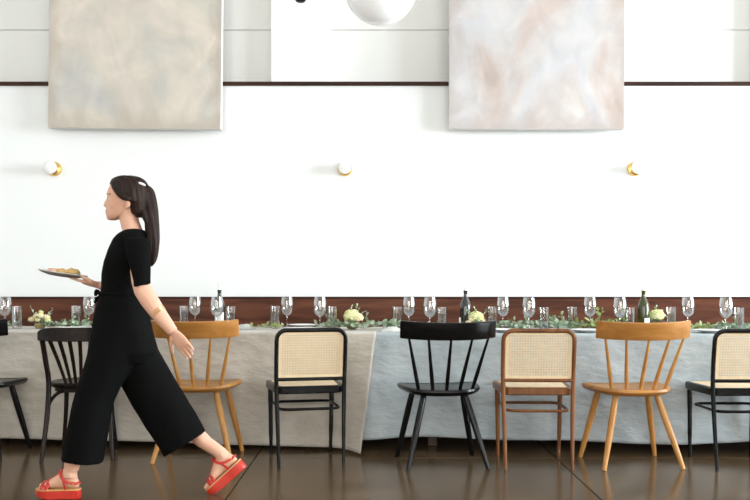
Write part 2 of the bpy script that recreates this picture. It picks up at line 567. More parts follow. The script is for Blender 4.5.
for px, py, s in ((381, 124, 'left of the pink canvas'), (702, 122, 'right of the pink canvas')):
    p = P(px, py, WALL)
    o = MB().tube([(p.x, WALL, p.z), (p.x, WALL - .014, p.z - .002), (p.x, WALL - .016, p.z + .01)], .003, 6).build('wall_hook', M_steel)
    tag(o, 'tiny metal hook in the white wall ' + s, 'hook')

# ------------------------------------------------------------------ sconces, pendant


def sconce(px, label):
    p = P(px, 169, WALL)
    t = thing('wall_sconce', label, 'sconce', (p.x, WALL, p.z), 0, 'globe sconces on the white wall')
    R = Matrix.Rotation(math.pi / 2, 4, 'X')       # +z -> -y
    mb = MB().lathe([(.058, 0), (.058, .012), (.052, .02), (.026, .026), (.02, .03)], 28).xform(R)
    mb.build('wall_plate', M_brass, t)
    mb = MB().lathe([(.018, .028), (.018, .058)], 16).xform(R)
    mb.build('stem', M_brass, t)
    mb = MB().lathe([(.026, .048), (.034, .056), (.034, .06)], 20).xform(R)
    mb.build('globe_holder', M_brass, t)
    MB().ell((0, -.098, 0), (.052, .052, .052), 24, 16).build('globe', M_opal, t, 180)


sconce(54.5, 'white globe sconce on brass plate above the walking person')
sconce(345, 'white globe sconce on brass plate between the two canvases')
sconce(634.5, 'white globe sconce on brass plate under the pink canvas')

p = P(380.5, -12, 5.0)
t = thing('globe_pendant', 'large white opal globe pendant light hanging from the ceiling', 'pendant light', (p.x, p.y, p.z))
R0 = 36.5 * 5.0 / F
MB().ell((0, 0, 0), (R0, R0, R0), 40, 28).build('globe', M_opal, t, 180)
MB().lathe([(.05, R0 - .012), (.055, R0), (.05, R0 + .04), (.012, R0 + .06)], 20).build('fitter', M_brass, t)
MB().tube([(0, 0, R0 + .05), (0, 0, CEIL - p.z - .02)], .004, 8).build('cord', M_blackmetal, t)
MB().lathe([(.06, CEIL - p.z - .03), (.06, CEIL - p.z)], 20).build('ceiling_rose', M_brass, t)
p = P(300.5, 2.5, 5.0)
t = thing('spot_pendant', 'small black spotlight hanging above the pilaster at the top edge', 'spotlight', (p.x, p.y, p.z))
MB().lathe([(.012, 0), (.024, .004), (.032, .014), (.034, .03), (.034, .13), (.02, .145)], 20).build('lamp_body', M_blackmetal, t)
MB().tube([(0, 0, .14), (0, 0, CEIL - p.z - .02)], .006, 8).build('rod', M_blackmetal, t)
MB().lathe([(.05, CEIL - p.z - .03), (.05, CEIL - p.z)], 20).build('ceiling_plate', M_blackmetal, t)

# ------------------------------------------------------------------ table frame of reference
TA = -0.06
TD = 5.5


def T(u, v, z=0.0):
    c, s = math.cos(TA), math.sin(TA)
    return Vector((c * u - s * v, TD + s * u + c * v, z))


def TU(px, v):
    """u of the table point that shows at column px, at depth v across the table"""
    k = (px - CX) / F
    c, s = math.cos(TA), math.sin(TA)
    return (s * v + k * (TD + c * v)) / (c - k * s)


TOP, DEP = 0.745, 0.86
for i, (u0, u1) in enumerate(((-3.15, TU(368, 0)), (TU(368, 0) + .01, 3.85))):
    t = thing('banquet_table', ('long wooden banquet table under the warm beige cloth', 'long wooden banquet table under the blue grey cloth')[i], 'table', T((u0 + u1) / 2, DEP / 2), TA, 'banquet tables end to end')
    hw = (u1 - u0) / 2
    MB().box(-hw, hw, -DEP / 2, DEP / 2, TOP - .035, TOP - .004, .004).build('tabletop', M_wood, t)
    for sx in (-1, 1):
        for sy in (-1, 1):
            x, y = sx * (hw - .4), sy * (DEP / 2 - .2)
            MB().box(x - .03, x + .03, y - .03, y + .03, 0, TOP - .035, .004).build('leg', M_wood, t)
    for sy in (-1, 1):
        y = sy * (DEP / 2 - .1)
        MB().box(-hw + .15, hw - .15, y - .012, y + .012, TOP - .12, TOP - .035).build('apron', M_wood, t)


def tablecloth(px0, px1t, px1b, u0, u1, lift, hem, flare, m, label, slant, seed):
    """hem(u), flare(u) are functions; slant = end edge x shift from top to hem"""
    rnd = random.Random(seed)
    ph = [rnd.uniform(0, 6.28) for _ in range(12)]
    fr = [3.1, 5.3, 8.7, 13.0, 2.0, 6.9]
    mb = MB()
    nu = max(int((u1 - u0) / .018), 10)
    back = 0.69  # unseen rear drop, hung long to darken the space under the table
    nvb, nvt, nvf = 6, 14, 34
    verts, rows = [], nvb + nvt + nvf + 6
    zt = TOP + lift

    def fold(u, t):
        s = 0
        for k in range(6):
            s += math.sin(fr[k] * u + ph[k] + 0.8 * math.sin(1.3 * u + ph[k + 6]) + t * 0.9 * math.sin(ph[k] * 3)) / (1 + .35 * k)
        return s / 3.0
    prof = []
    for k in range(nvb):
        prof.append(('b', 1 - k / nvb))
    for k in range(nvt + 1):
        prof.append(('t', 1 - k / nvt))
    for k in range(1, 5):
        prof.append(('c', k / 5))
    for k in range(nvf + 1):
        prof.append(('f', k / nvf))
    r = 0.014
    for kind, s in prof:
        for i in range(nu + 1):
            u = u0 + (u1 - u0) * i / nu
            if kind == 'b':
                t = s
                x = u
                p = T(x, DEP + .012 + lift + .01 * t + .012 * t * fold(u + 3, t), zt - r - back * t)
            elif kind == 't':
                v = DEP * s
                p = T(u, v, zt + .0015 * math.sin(u * 9 + v * 7) * math.sin(v * 5))
            elif kind == 'c':
                a = s * math.pi / 2
                p = T(u, -r * math.sin(a) - lift * .5, zt - r + r * math.cos(a))
            else:
                h = hem(u)
                zz = (zt - r) + (h - (zt - r)) * s
                uu = u + slant * s * max(0.0, 1 - (u1 - u) / 1.0) ** 2
                amp = (.002 + (.018 if lift else .026) * s ** 1.2)
                wr = .011 * s * noise.noise(Vector((u * 2.6 + zz * 1.2 + seed, zz * 3.4, seed))) + .006 * min(1, s * 3) * noise.noise(Vector((u * 6.0 - zz * 3, zz * 6 + u, seed * 2))) + .006 * s * math.sin(13 * zz + 3.1 * u + ph[2]) * math.sin(2.3 * u + ph[5])
                p = T(uu, -r - lift * .5 - (.004 + .022 * min(1, s * 5)) * ( max(0, min(1, 1 - (u1 - u) / .25)) if lift else 0) - flare(u) * s ** 1.3 + amp * fold(u, s) - .012 * s + wr, zz + .004 * fold(u * 1.7, 0) * s)
            verts.append(p)
    n = nu + 1
    fs = [(k * n + i, k * n + i + 1, (k + 1) * n + i + 1, (k + 1) * n + i) for k in range(len(prof) - 1) for i in range(nu)]
    mb.add(verts, fs)
    end = u1 if u1 > 1 else u0          # unseen drop over the free end, added to block light under the table
    sg = 1 if u1 > 1 else -1
    ne, me_ = 16, 20
    vs = [T(end + sg * (.03 * (k / me_) ** 1.3 + .012 * (k / me_) * math.sin(9 * i / ne * 3)), -.014 + (DEP + .026) * i / ne, zt + (.08 - zt) * k / me_) for k in range(me_ + 1) for i in range(ne + 1)]
    mb.add(vs, [(k * (ne + 1) + i, k * (ne + 1) + i + 1, (k + 1) * (ne + 1) + i + 1, (k + 1) * (ne + 1) + i) for k in range(me_) for i in range(ne)])
    o = mb.build('tablecloth', m, None, 180)
    so = o.modifiers.new('thick', 'SOLIDIFY'); so.thickness = .0015; so.offset = -1
    tag(o, label, 'tablecloth', 'linen tablecloths')
    return o


uR = TU(376, 0)
tablecloth(0, 0, 0, TU(352, 0), 3.9, 0.0, lambda u: .078 + .010 * math.sin(2.6 * u + .3) + .008 * math.sin(6.1 * u), lambda u: .004, M_linenR,
           'blue grey linen tablecloth hanging over the right table', 0, 5)


def hemL(u):
    s = min(max((u + 3.0) / (uR + 3.0), 0), 1)
    return .060 - .046 * s ** 1.6


tablecloth(0, 0, 0, -3.2, uR, 0.004, hemL, lambda u: .14 * max(0, min(1, (u + .25) / .25)) ** 2, M_linenL,
           'warm beige linen tablecloth with slanting edge over the left table', -.085, 9)

# ------------------------------------------------------------------ chairs


def rrect(x0, x1, y0, y1, r, n=5):
    pts = []
    for cx, cy, a0 in ((x1 - r, y1 - r, 0), (x0 + r, y1 - r, 90), (x0 + r, y0 + r, 180), (x1 - r, y0 + r, 270)):
        for k in range(n + 1):
            a = math.radians(a0 + 90 * k / n)
            pts.append((cx + r * math.cos(a), cy + r * math.sin(a)))
    return pts


def inset(pts, d):
    cx = sum(p[0] for p in pts) / len(pts); cy = sum(p[1] for p in pts) / len(pts)
    out = []
    n = len(pts)
    for i in range(n):
        a, b = Vector(pts[i - 1]), Vector(pts[(i + 1) % n])
        t = (b - a).normalized()
        nr = Vector((-t.y, t.x))
        if nr.dot(Vector((cx, cy)) - Vector(pts[i])) < 0:
            nr = -nr
        out.append(tuple(Vector(pts[i]) + nr * d))
    return out


def slab_from(outline, zs, fz=None):
    """zs: list of (inset, z)"""
    mb = MB()
    rings = []
    for d, z in zs:
        pts = inset(outline, d) if d else outline
        rings.append([(x, y, z + (fz(x, y) if fz else 0)) for x, y in pts])
    return mb.loft(rings)


def make_cane_chair(frame):
    t = thing('cane_chair', '', 'chair')
    hw = .2
    # one bent tube: rear legs, uprights and the rounded top
    left = [(-.188, -.235, 0.0), (-.193, -.212, .25), (-.198, -.2, .46), (-.2, -.212, .60), (-.2, -.232, .73)]
    c = []
    for k in range(1, 7):
        a = math.radians(90 * k / 6)
        c.append((-.2 + .055 * (1 - math.cos(a)), -.232 - .012 * k / 6, .735 + .055 * math.sin(a)))
    half = bez(left, 5) + [Vector(q) for q in c]
    path = half + [Vector((-q.x, q.y, q.z)) for q in reversed(half)]
    rad = []
    for q in path:
        rad.append(.0095 + .0035 * min(q.z / .3, 1.0))
    MB().tube(path, rad, 10).build('back_frame', frame, t)

    def yb(z):      # back plane y at height z
        return -.2 if z < .47 else -.2 - .012 * min((z - .46) / .14, 1) - .032 * max(0, (z - .6) / .19)
    MB().tube([(-.195, yb(.505), .505), (-.1, yb(.505) - .004, .505), (.1, yb(.505) - .004, .505), (.195, yb(.505), .505)], .0105, 10).build('lower_back_rail', frame, t)
    # woven cane panel with open holes
    mb = MB()
    z0, z1, x1 = .514, .782, .189
    step = .0147
    nx = int(2 * x1 / step)
    thick = .0012

    def strip(a, b, wdt, off):
        a, b = Vector(a), Vector(b)
        d = (b - a).normalized()
        sd = Vector((d.z, 0, -d.x)) * wdt / 2
        vs = []
        for q in (a, b):
            for sg in (-1, 1):
                e = q + sd * sg
                vs.append((e.x, yb(e.z) + off, e.z))
        mb.add(vs, [(0, 1, 3, 2)])

    def xlim(z):
        return x1 if z < .735 else x1 - .05 * (1 - math.sqrt(max(0, 1 - ((z - .735) / .0485) ** 2)))
    for k in range(nx + 1):
        x = -x1 + (2 * x1) * k / nx
        zt = z1 if abs(x) < .14 else z1 - .042 * (1 - math.sqrt(max(0, 1 - ((abs(x) - .14) / .05) ** 2)))
        strip((x, 0, z0), (x, 0, (z0 + zt) / 2), .0073, 0.0)
        strip((x, 0, (z0 + zt) / 2), (x, 0, zt), .0073, 0.0)
    nz_ = int((z1 - z0) / step)
    for k in range(nz_ + 1):
        zz = z0 + (z1 - z0) * k / nz_
        xl = xlim(zz)
        strip((-xl, 0, zz), (xl, 0, zz), .0073, .0008)
    # solid woven margin along the edge of the frame
    for sg in (-1, 1):
        strip((sg * (x1 - .010), 0, z0), (sg * (x1 - .010), 0, .63), .022, -.0006)
        strip((sg * (x1 - .010), 0, .63), (sg * (x1 - .010), 0, .757), .022, -.0006)
    strip((-.165, 0, z1 - .008), (.165, 0, z1 - .008), .02, -.0006)
    strip((-x1, 0, z0 + .006), (x1, 0, z0 + .006), .018, -.0006)
    mb.build('cane_panel', M_cane, t, 0)
    # seat: trapezoid frame with a cane top
    base = rrect(-1, 1, -.198, .215, .05, 6)
    out = []
    for x, y in rrect(-.225, .225, -.198, .215, .055, 6):
        k = 1 - .12 * (.215 - y) / .413
        out.append((x * k * 1.0, y))
    slab_from(out, [(.006, .418), (0, .424), (0, .456), (.006, .462), (.03, .462), (.034, .456)]).build('seat_frame', frame, t)
    slab_from(inset(out, .03), [(0, .455), (0, .4625), (.01, .464)]).build('cane_seat', M_cane, t)
    for sx in (-1, 1):
        MB().tube(bez([(sx * .192, .178, .42), (sx * .190, .182, .25), (sx * .186, .192, 0)], 5), [.0155] * 4 + [.0135] * 4 + [.011] * 3, 10).build('leg', frame, t)
    ring = rrect(-.176, .176, -.203, .168, .06, 6)
    MB().tube([(x, y, .33) for x, y in ring], .0085, 8, closed=True).build('stretcher_ring', frame, t)
    return t


def make_comb_chair(m, ml):
    t = thing('comb_back_chair', '', 'chair')
    # saddle seat: wide front, rounded rear
    half = [(0.0, -.190), (.08, -.186), (.145, -.165), (.195, -.115), (.222, -.045), (.236, .04), (.243, .12), (.238, .165), (.215, .192), (.12, .205), (0.0, .208)]
    out = bez([(x, y, 0) for x, y in half], 3)
    out = [(q.x, q.y) for q in out]
    out = out + [(-x, y) for x, y in reversed(out[1:-1])]

    def dish(x, y):
        return .010 * (abs(x) / .24) ** 2 - .004
    slab_from(out, [(.034, .414), (.010, .424), (0, .438), (.003, .450), (.012, .455), (.05, .451)], dish).build('seat', m, t)

    def arc(s):      # position along the comb, s in -1..1
        return Vector((.268 * math.sin(s * 1.05) / math.sin(1.05), -.285 + .10 * (1 - math.cos(s * 1.05)) / (1 - math.cos(1.05)), 0))
    rings = []
    n = 22
    for i in range(n + 1):
        s = -1 + 2 * i / n
        c = arc(s)
        d = (arc(min(s + .02, 1.02)) - arc(s - .02)).normalized()
        nr = Vector((-d.y, d.x, 0))
        up_ = .010 * s * s
        z0, z1, th = .738 + up_, .838 + up_, .0115
        e = .005
        tilt = -.012
        lo, hi = c, c + Vector((0, tilt, 0))
        rings.append([lo - nr * (th - e) + Vector((0, 0, z0)), lo + nr * (th - e) + Vector((0, 0, z0)), lo + nr * th + Vector((0, 0, z0 + e)), hi + nr * th + Vector((0, 0, z1 - e)),
                      hi + nr * (th - e) + Vector((0, 0, z1)), hi - nr * (th - e) + Vector((0, 0, z1)), hi - nr * th + Vector((0, 0, z1 - e)), lo - nr * th + Vector((0, 0, z0 + e))])
    MB().loft(rings).build('comb_rail', m, t)
    for k in (-2, -1, 0, 1, 2):
        s = k / 2 * .80
        a = Vector((k * .078, -.150 + .0075 * k * k, .44))
        b = arc(s) + Vector((0, 0, .755))
        pts = [a.lerp(b, q / 6) for q in range(7)]
        MB().tube(pts, [.0095, .0115, .0118, .0105, .0092, .008, .007], 10).build('spindle', ml, t)
    for sx, a, b in ((-1, (.118, -.088, .425), (.232, -.205, 0)), (1, (.118, -.088, .425), (.232, -.205, 0)), (-1, (.150, .115, .425), (.235, .205, 0)), (1, (.150, .115, .425), (.235, .205, 0))):
        a, b = Vector((sx * a[0], a[1], a[2])), Vector((sx * b[0], b[1], b[2]))
        pts = [a.lerp(b, q / 8) for q in range(9)]
        MB().tube(pts, [.0165, .0185, .0195, .0195, .0188, .0178, .0163, .0145, .0125], 12).build('leg', ml, t)
    return t


def make_bentwood_chair():
    t = thing('bentwood_chair', '', 'chair')
    for sx in (-1, 1):
        pts = bez([(sx * .205, -.215, 0), (sx * .185, -.165, .25), (sx * .178, -.15, .46), (sx * .19, -.175, .60), (sx * .208, -.205, .765)], 6)
        MB().tube(pts, [.012 + .004 * min(1, q.z / .25) for q in pts], 10).build('back_post', M_ebony, t)
    # curved crest board
    rings = []
    n = 20
    for i in range(n + 1):
        s = -1 + 2 * i / n
        x = .222 * math.sin(s * 1.1) / math.sin(1.1)
        y = -.285 + .085 * (1 - math.cos(s * 1.1)) / (1 - math.cos(1.1))
        d = Vector((math.cos(s * 1.0), math.sin(s * .9), 0)).normalized()
        nr = Vector((-d.y, d.x, 0))
        z0, z1 = .716 + .004 * s * s, .800 - .022 * s ** 6 - .004 * s * s
        th, e = .009, .004
        c = Vector((x, y, 0))
        rings.append([c - nr * (th - e) + Vector((0, 0, z0)), c + nr * (th - e) + Vector((0, 0, z0)), c + nr * th + Vector((0, 0, z0 + e)), c + nr * th + Vector((0, 0, z1 - e)),
                      c + nr * (th - e) + Vector((0, 0, z1)), c - nr * (th - e) + Vector((0, 0, z1)), c - nr * th + Vector((0, 0, z1 - e)), c - nr * th + Vector((0, 0, z0 + e))])
    MB().loft(rings).build('crest_rail', M_ebony, t)
    for k in range(6):
        s = (k - 2.5) / 2.5
        a = Vector((s * .072, -.175, .462)); b = Vector((s * .150, -.283 + .03 * s * s, .73))
        pts = bez([a, a.lerp(b, .5) + Vector((0, .012, 0)), b], 6)
        MB().tube(pts, [.009 + .0035 * q / 12 for q in range(13)], 8, flat=.45, up=(0, 1, 0)).build('slat', M_ebony, t)
    MB().lathe([(.165, .425), (.192, .43), (.2, .44), (.2, .455), (.192, .463), (.17, .463), (.15, .457), (.02, .455)], 40).build('seat', M_ebony, t)
    MB().lathe([(.17, .405), (.175, .405), (.175, .428), (.165, .428)], 40).build('seat_apron', M_ebony, t)
    for sx in (-1, 1):
        pts = bez([(sx * .135, .125, .43), (sx * .142, .135, .25), (sx * .165, .165, 0)], 5)
        MB().tube(pts, [.016 - .005 * q / 10 for q in range(11)], 10).build('leg', M_ebony, t)
    # bent braces from the rear legs to the seat
    for sx in (-1, 1):
        pts = bez([(sx * .183, -.15, .285), (sx * .172, -.145, .345), (sx * .135, -.13, .395), (sx * .09, -.12, .412)], 6)
        MB().tube(pts, .0105, 8).build('brace', M_ebony, t)
    return t


def put(t, px, py, yaw, rear, label):
    """px, py: midpoint between the feet of the two legs nearest the viewer; rear: their local y"""
    D = F * EYE / (py - HY)
    q = P(px, py, D)
    R = Matrix.Rotation(math.radians(yaw), 3, 'Z')
    off = R @ Vector((0, -rear, 0))
    t.location = (q.x + off.x, q.y + off.y, 0)
    t.rotation_euler = (0, 0, math.radians(yaw))
    t['label'] = label
    t['group'] = 'mixed wooden chairs along the table'


cane_b = make_cane_chair(M_black)
put(cane_b, 311.5, 467, 13, -.235, 'black framed cane chair in front of the beige cloth')
c = copy_tree(cane_b); put(c, 750.5, 471.3, 0, -.235, 'black framed cane chair at the right edge of the picture')
cane_w = make_cane_chair(M_walnut)
put(cane_w, 539, 470, -2, -.235, 'honey brown framed cane chair between black and oak comb-back chairs')
comb_b = make_comb_chair(M_black, M_black)
put(comb_b, 448.5, 470, 7, -.205, 'glossy black comb-back spindle chair in front of the blue grey cloth')
c = copy_tree(comb_b); put(c, -38, 460, -2, -.205, 'black comb-back chair cut off by the left edge')
comb_o = make_comb_chair(M_oak, M_oakleg)
put(comb_o, 644, 470, 5, -.205, 'oak comb-back spindle chair in front of the blue grey cloth')
c = copy_tree(comb_o); put(c, 191.5, 463.8, 0, -.205, 'oak comb-back spindle chair partly hidden by the walking person')
bw = make_bentwood_chair()
put(bw, 77, 461.5, 7, -.215, 'dark bentwood chair with fanned back slats behind the walking person')

# ------------------------------------------------------------------ table setting
ZT = TOP + .0035
ZL = TOP + .0075


def zt(px):
    return ZL if px < 374 else ZT


def at(t, px, v, label, group=None, rz=None):
    q = T(TU(px, v), v)
    t.location = (q.x, q.y, zt(px))
    t.rotation_euler = (0, 0, random.uniform(0, 6.28) if rz is None else rz)
    t['label'] = label
    if group:
        t['group'] = group
    return t


def make_wineglass():
    t = thing('wine_glass', '', 'wine glass')
    MB().lathe([(.002, .004), (.030, .0025), (.034, .001), (.034, 0), (.002, 0)], 28).build('foot', M_glass, t)
    MB().lathe([(.010, .004), (.0045, .012), (.0036, .04), (.0036, .075), (.006, .088)], 14, caps=False).build('stem', M_glass, t)
    prof = [(.004, .088), (.018, .094), (.031, .106), (.040, .124), (.0435, .145), (.0425, .170), (.038, .200), (.0345, .222)]
    MB().lathe(prof + [(r - .0012, z + .0003) for r, z in reversed(prof)], 30, caps=False).build('bowl', M_glass, t)
    return t


def make_tumbler():
    t = thing('highball_tumbler', '', 'tumbler')
    prof = [(.031, .0), (.032, .004), (.0335, .08), (.035, .155)]
    MB().lathe(prof + [(.0335, .1555), (.032, .08), (.0305, .012), (.002, .010)], 28, caps=True).build('glass_body', M_glass, t)
    MB().lathe([(.0295, .0125), (.0312, .08), (.0322, .112), (.001, .112)], 24).build('water', M_water, t)
    return t


wg, tb = make_wineglass(), make_tumbler()
NEAR, FAR = .26, .56
W = [(5, NEAR, 'wine glass at the left edge of the table, above the cut-off black chair'),
     (89, FAR, 'wine glass just in front of the walking person\'s waist'),
     (195, FAR, 'left wine glass of the pair above the half-hidden oak chair'),
     (217, NEAR, 'wine glass standing in front of the leftmost wine bottle'),
     (287, FAR, 'left wine glass of the pair above the black cane chair by the beige cloth'),
     (320, NEAR, 'right wine glass of the pair above the black cane chair by the beige cloth'),
     (409, FAR, 'left wine glass of the pair above the black comb-back chair in the middle'),
     (430, NEAR, 'right wine glass of the pair above the black comb-back chair in the middle'),
     (503, FAR, 'left wine glass of the pair above the honey brown cane chair'),
     (529, NEAR, 'right wine glass of the pair above the honey brown cane chair'),
     (590, FAR, 'wine glass rising from leafy greenery left of the right oak chair'),
     (620, NEAR, 'wine glass just left of the green wine bottle with white label'),
     (688, FAR, 'wine glass right of the green wine bottle, above the oak chair\'s edge'),
     (726, NEAR, 'wine glass farthest right on the table')]
for i, (px, v, lab) in enumerate(W):
    at(wg if i == 0 else copy_tree(wg), px, v, lab, 'stemmed wine glasses on the table')
TB = [(17, NEAR, 'tumbler at the left edge beside the leftmost flowers'),
      (76, FAR, 'tumbler left of the wine glass at the walking person\'s waist'),
      (184, FAR, 'tumbler nearest the walking person\'s trailing arm'),
      (231, NEAR, 'tumbler right of the leftmost wine bottle'),
      (275, FAR, 'tumbler above the left corner of the black cane chair by the beige cloth'),
      (332, NEAR, 'tumbler left of the pale hydrangea above the black cane chair'),
      (397, FAR, 'tumbler above the left end of the black comb-back chair in the middle'),
      (442, NEAR, 'tumbler left of the dark wine bottle in the middle'),
      (492, FAR, 'tumbler right of the hydrangea beside the dark wine bottle'),
      (544, NEAR, 'tumbler sunk in greenery above the honey brown cane chair'),
      (572, FAR, 'tumbler above the gap between honey brown chair and right oak chair'),
      (630, NEAR, 'tumbler touching the left side of the green bottle with white label'),
      (671, FAR, 'tumbler right of the yellow green flowers by the green bottle'),
      (739, NEAR, 'tumbler farthest right on the table')]
for i, (px, v, lab) in enumerate(TB):
    at(tb if i == 0 else copy_tree(tb), px, v + (.07 if v < .4 else -.08), lab, 'water tumblers on the table')


def bottle(px, v, m, label, paper):
    t = thing('wine_bottle', label, 'wine bottle')
    MB().lathe([(.030, .0), (.0365, .004), (.0375, .02), (.0375, .145), (.036, .165), (.030, .187), (.021, .208), (.0145, .224), (.013, .240), (.013, .258), (.0145, .260), (.0145, .268), (.011, .269)], 28).build('bottle_body', m, t)
    MB().lathe([(.0085, .267), (.0085, .292), (.0065, .298), (.0055, .312), (.003, .314)], 16).build('pale_stopper', M_steel, t)
    if paper:
        a0, a1 = math.radians(paper[0]), math.radians(paper[1])
        n = 12
        vs = []
        for k in range(n + 1):
            a = a0 + (a1 - a0) * k / n
            for z in (paper[2], paper[3]):
                vs.append((.0382 * math.cos(a), .0382 * math.sin(a), z))
        MB().add(vs, [(2 * k, 2 * k + 2, 2 * k + 3, 2 * k + 1) for k in range(n)]).build('paper_label', M_paper, t, 180)
    at(t, px, v, label, 'wine bottles on the table', rz=0)


bottle(219.5, .42, M_bottledark, 'dark wine bottle behind a wine glass above the left oak chair', (225, 330, .035, .115))
bottle(465.5, .42, M_bottledark, 'dark wine bottle above the middle black comb-back chair', None)
bottle(643.5, .36, M_bottle, 'olive green wine bottle with white label above the right oak chair', (262, 335, .03, .085))

# plates
PLW = .115


def make_plate():
    t = MB().lathe([(.06, 0), (.066, .003), (.085, .009), (PLW, .017), (PLW, .019), (.084, .012), (.064, .006), (.002, .005)], 40).build('dinner_plate', M_china)
    return tag(t, '', 'plate')


pl = make_plate()
PL = [(303, .74, 'white plate across the table between the two glasses above the black cane chair'),
      (708, .74, 'white plate across the table between the last two wine glasses'),
      (516, .74, 'white plate across the table above the honey brown cane chair'),
      (419, .74, 'white plate across the table above the middle black comb-back chair'),
      (605, .74, 'white plate across the table behind greenery by the right oak chair'),
      (206, .74, 'white plate across the table above the left oak chair'),
      (712, .15, 'white plate at the near edge beside the rightmost chair'),
      (508, .15, 'white plate at the near edge behind the honey brown cane chair'),
      (76, .15, 'white plate at the near edge behind the dark bentwood chair'),
      (588, .15, 'white plate at the near edge left of the right oak chair'),
      (302, .15, 'white plate at the near edge behind the black cane chair')]
for i, (px, v, lab) in enumerate(PL):
    at(pl if i == 0 else copy_tree(pl), px, v, lab, 'white dinner plates')


def napkin(px, v, label):
    rnd = random.Random(px)
    n = 9
    vs, fs = [], []
    for k in range(n + 1):
        for i in range(n + 1):
            x, y = -.075 + .15 * i / n, -.045 + .09 * k / n
            e = min(i, n - i, k, n - k) / (n / 2)
            vs.append((x + .004 * math.sin(k * 1.3), y + .004 * math.sin(i), .003 + .028 * min(1, e * 1.6) + .006 * noise.noise(Vector((x * 30 + px, y * 30, 0)))))
    fs = [(k * (n + 1) + i, k * (n + 1) + i + 1, (k + 1) * (n + 1) + i + 1, (k + 1) * (n + 1) + i) for k in range(n) for i in range(n)]
    b = len(vs)
    vs += [(x, y, .0) for x, y, z in vs]
    fs += [tuple(reversed([b + j for j in f])) for f in fs]
    rim = [i for i in range(n + 1)] + [k * (n + 1) + n for k in range(1, n + 1)] + [n * (n + 1) + i for i in range(n - 1, -1, -1)] + [k * (n + 1) for k in range(n - 1, 0, -1)]
    fs += [(rim[j], rim[(j + 1) % len(rim)], b + rim[(j + 1) % len(rim)], b + rim[j]) for j in range(len(rim))]
    o = MB().add(vs, fs).build('napkin', M_napkin, None, 180)
    tag(o, label, 'napkin', 'folded linen napkins')
    at(o, px, v, label, None, rz=TA)


napkin(244, .42, 'pale folded napkin right of the leftmost wine bottle')
napkin(392, .16, 'pale folded napkin at the table edge left of the middle black chair')
napkin(724, .52, 'pale folded napkin near the right end of the table')

q = T(TU(460, .33), .33)
t = thing('taper_candle', 'short white taper candle left of the dark bottle in the middle', 'candle', (q.x, q.y, ZT))
MB().lathe([(.022, 0), (.022, .004), (.009, .010), (.009, .022), (.0065, .022)], 18).build('candle_holder', M_vase, t)
MB().lathe([(.0065, .012), (.006, .085), (.002, .088)], 12).build('wax', M_wax, t)
MB().tube([(0, 0, .086), (.0008, 0, .095)], .0008, 6).build('wick', M_blackmetal, t)


def leaf(mb, base, d, n, L, wdt, cup=.15, fold_=.1):
    """rounded leaf from base along d, lying in the plane with normal n"""
    d = d.normalized()
    s = d.cross(n).normalized()
    n = s.cross(d).normalized()
    pts = [(0, 0), (.25, .42), (.55, .5), (.82, .33), (1.0, 0)]
    vs = [base + d * (L * a) + n * (L * cup * math.sin(a * 2.2)) for a, _ in pts]
    lf = [base + d * (L * a) + s * (wdt * b) + n * (L * cup * math.sin(a * 2.2) + fold_ * wdt * b) for a, b in pts[1:4]]
    rt = [base + d * (L * a) - s * (wdt * b) + n * (L * cup * math.sin(a * 2.2) + fold_ * wdt * b) for a, b in pts[1:4]]
    V = vs + lf + rt
    mb.add(V, [(0, 1, 5), (1, 2, 6, 5), (2, 3, 7, 6), (3, 4, 7), (0, 8, 1), (1, 8, 9, 2), (2, 9, 10, 3), (3, 10, 4)])


def rv(rnd, up=.3):
    return Vector((rnd.uniform(-1, 1), rnd.uniform(-1, 1), rnd.uniform(-.2, 1) + up)).normalized()


def garland(px0, px1, v, label, dens=1.0, high=.03, seed=0, m=None):
    rnd = random.Random(seed)
    u0, u1 = TU(px0, v), TU(px1, v)
    um = (u0 + u1) / 2
    o0 = T(um, v)
    t = thing('eucalyptus_garland', label, 'garland', (o0.x, o0.y, zt((px0 + px1) / 2)), TA, 'leafy garland pieces along the table')
    hw = (u1 - u0) / 2
    n = max(int(hw * 2 / .05), 3)
    path = []
    for i in range(n + 1):
        x = -hw + 2 * hw * i / n
        path.append((x, rnd.uniform(-.03, .03), .010 + rnd.uniform(0, high * .35)))
    sp = bez(path, 5)
    st = MB().tube(sp, .0022, 6)
    lv = MB()
    N = int(hw * 2 * 260 * dens)
    for k in range(N):
        q = sp[rnd.randrange(len(sp))] + Vector((rnd.uniform(-.015, .015), rnd.uniform(-.05, .05), rnd.uniform(-.002, high * .6)))
        d = rv(rnd, .0)
        d.z *= .55
        L = rnd.uniform(.024, .048)
        q.z = max(q.z, .006)
        d = d.normalized()
        if q.z + d.z * L < .006:
            d.z = abs(d.z) * .3
        leaf(lv, q, d, rv(rnd, .6), L, L * rnd.uniform(.6, .95))
    # a few upright sprigs
    for k in range(int(N / 28)):
        q = sp[rnd.randrange(len(sp))]
        top = q + Vector((rnd.uniform(-.05, .05), rnd.uniform(-.04, .04), rnd.uniform(.4, 1.0) * high * 2.2))
        st.tube([q, q.lerp(top, .5) + Vector((.004, 0, .004)), top], .0012, 5)
        for j in range(7):
            leaf(lv, q.lerp(top, (j + 1) / 7), rv(rnd, .2), rv(rnd, .4), rnd.uniform(.02, .034), rnd.uniform(.016, .028))
    st.build('stem', M_stem, t)
    lv.build('leaves', m or M_leaf, t, 180, kind='stuff')


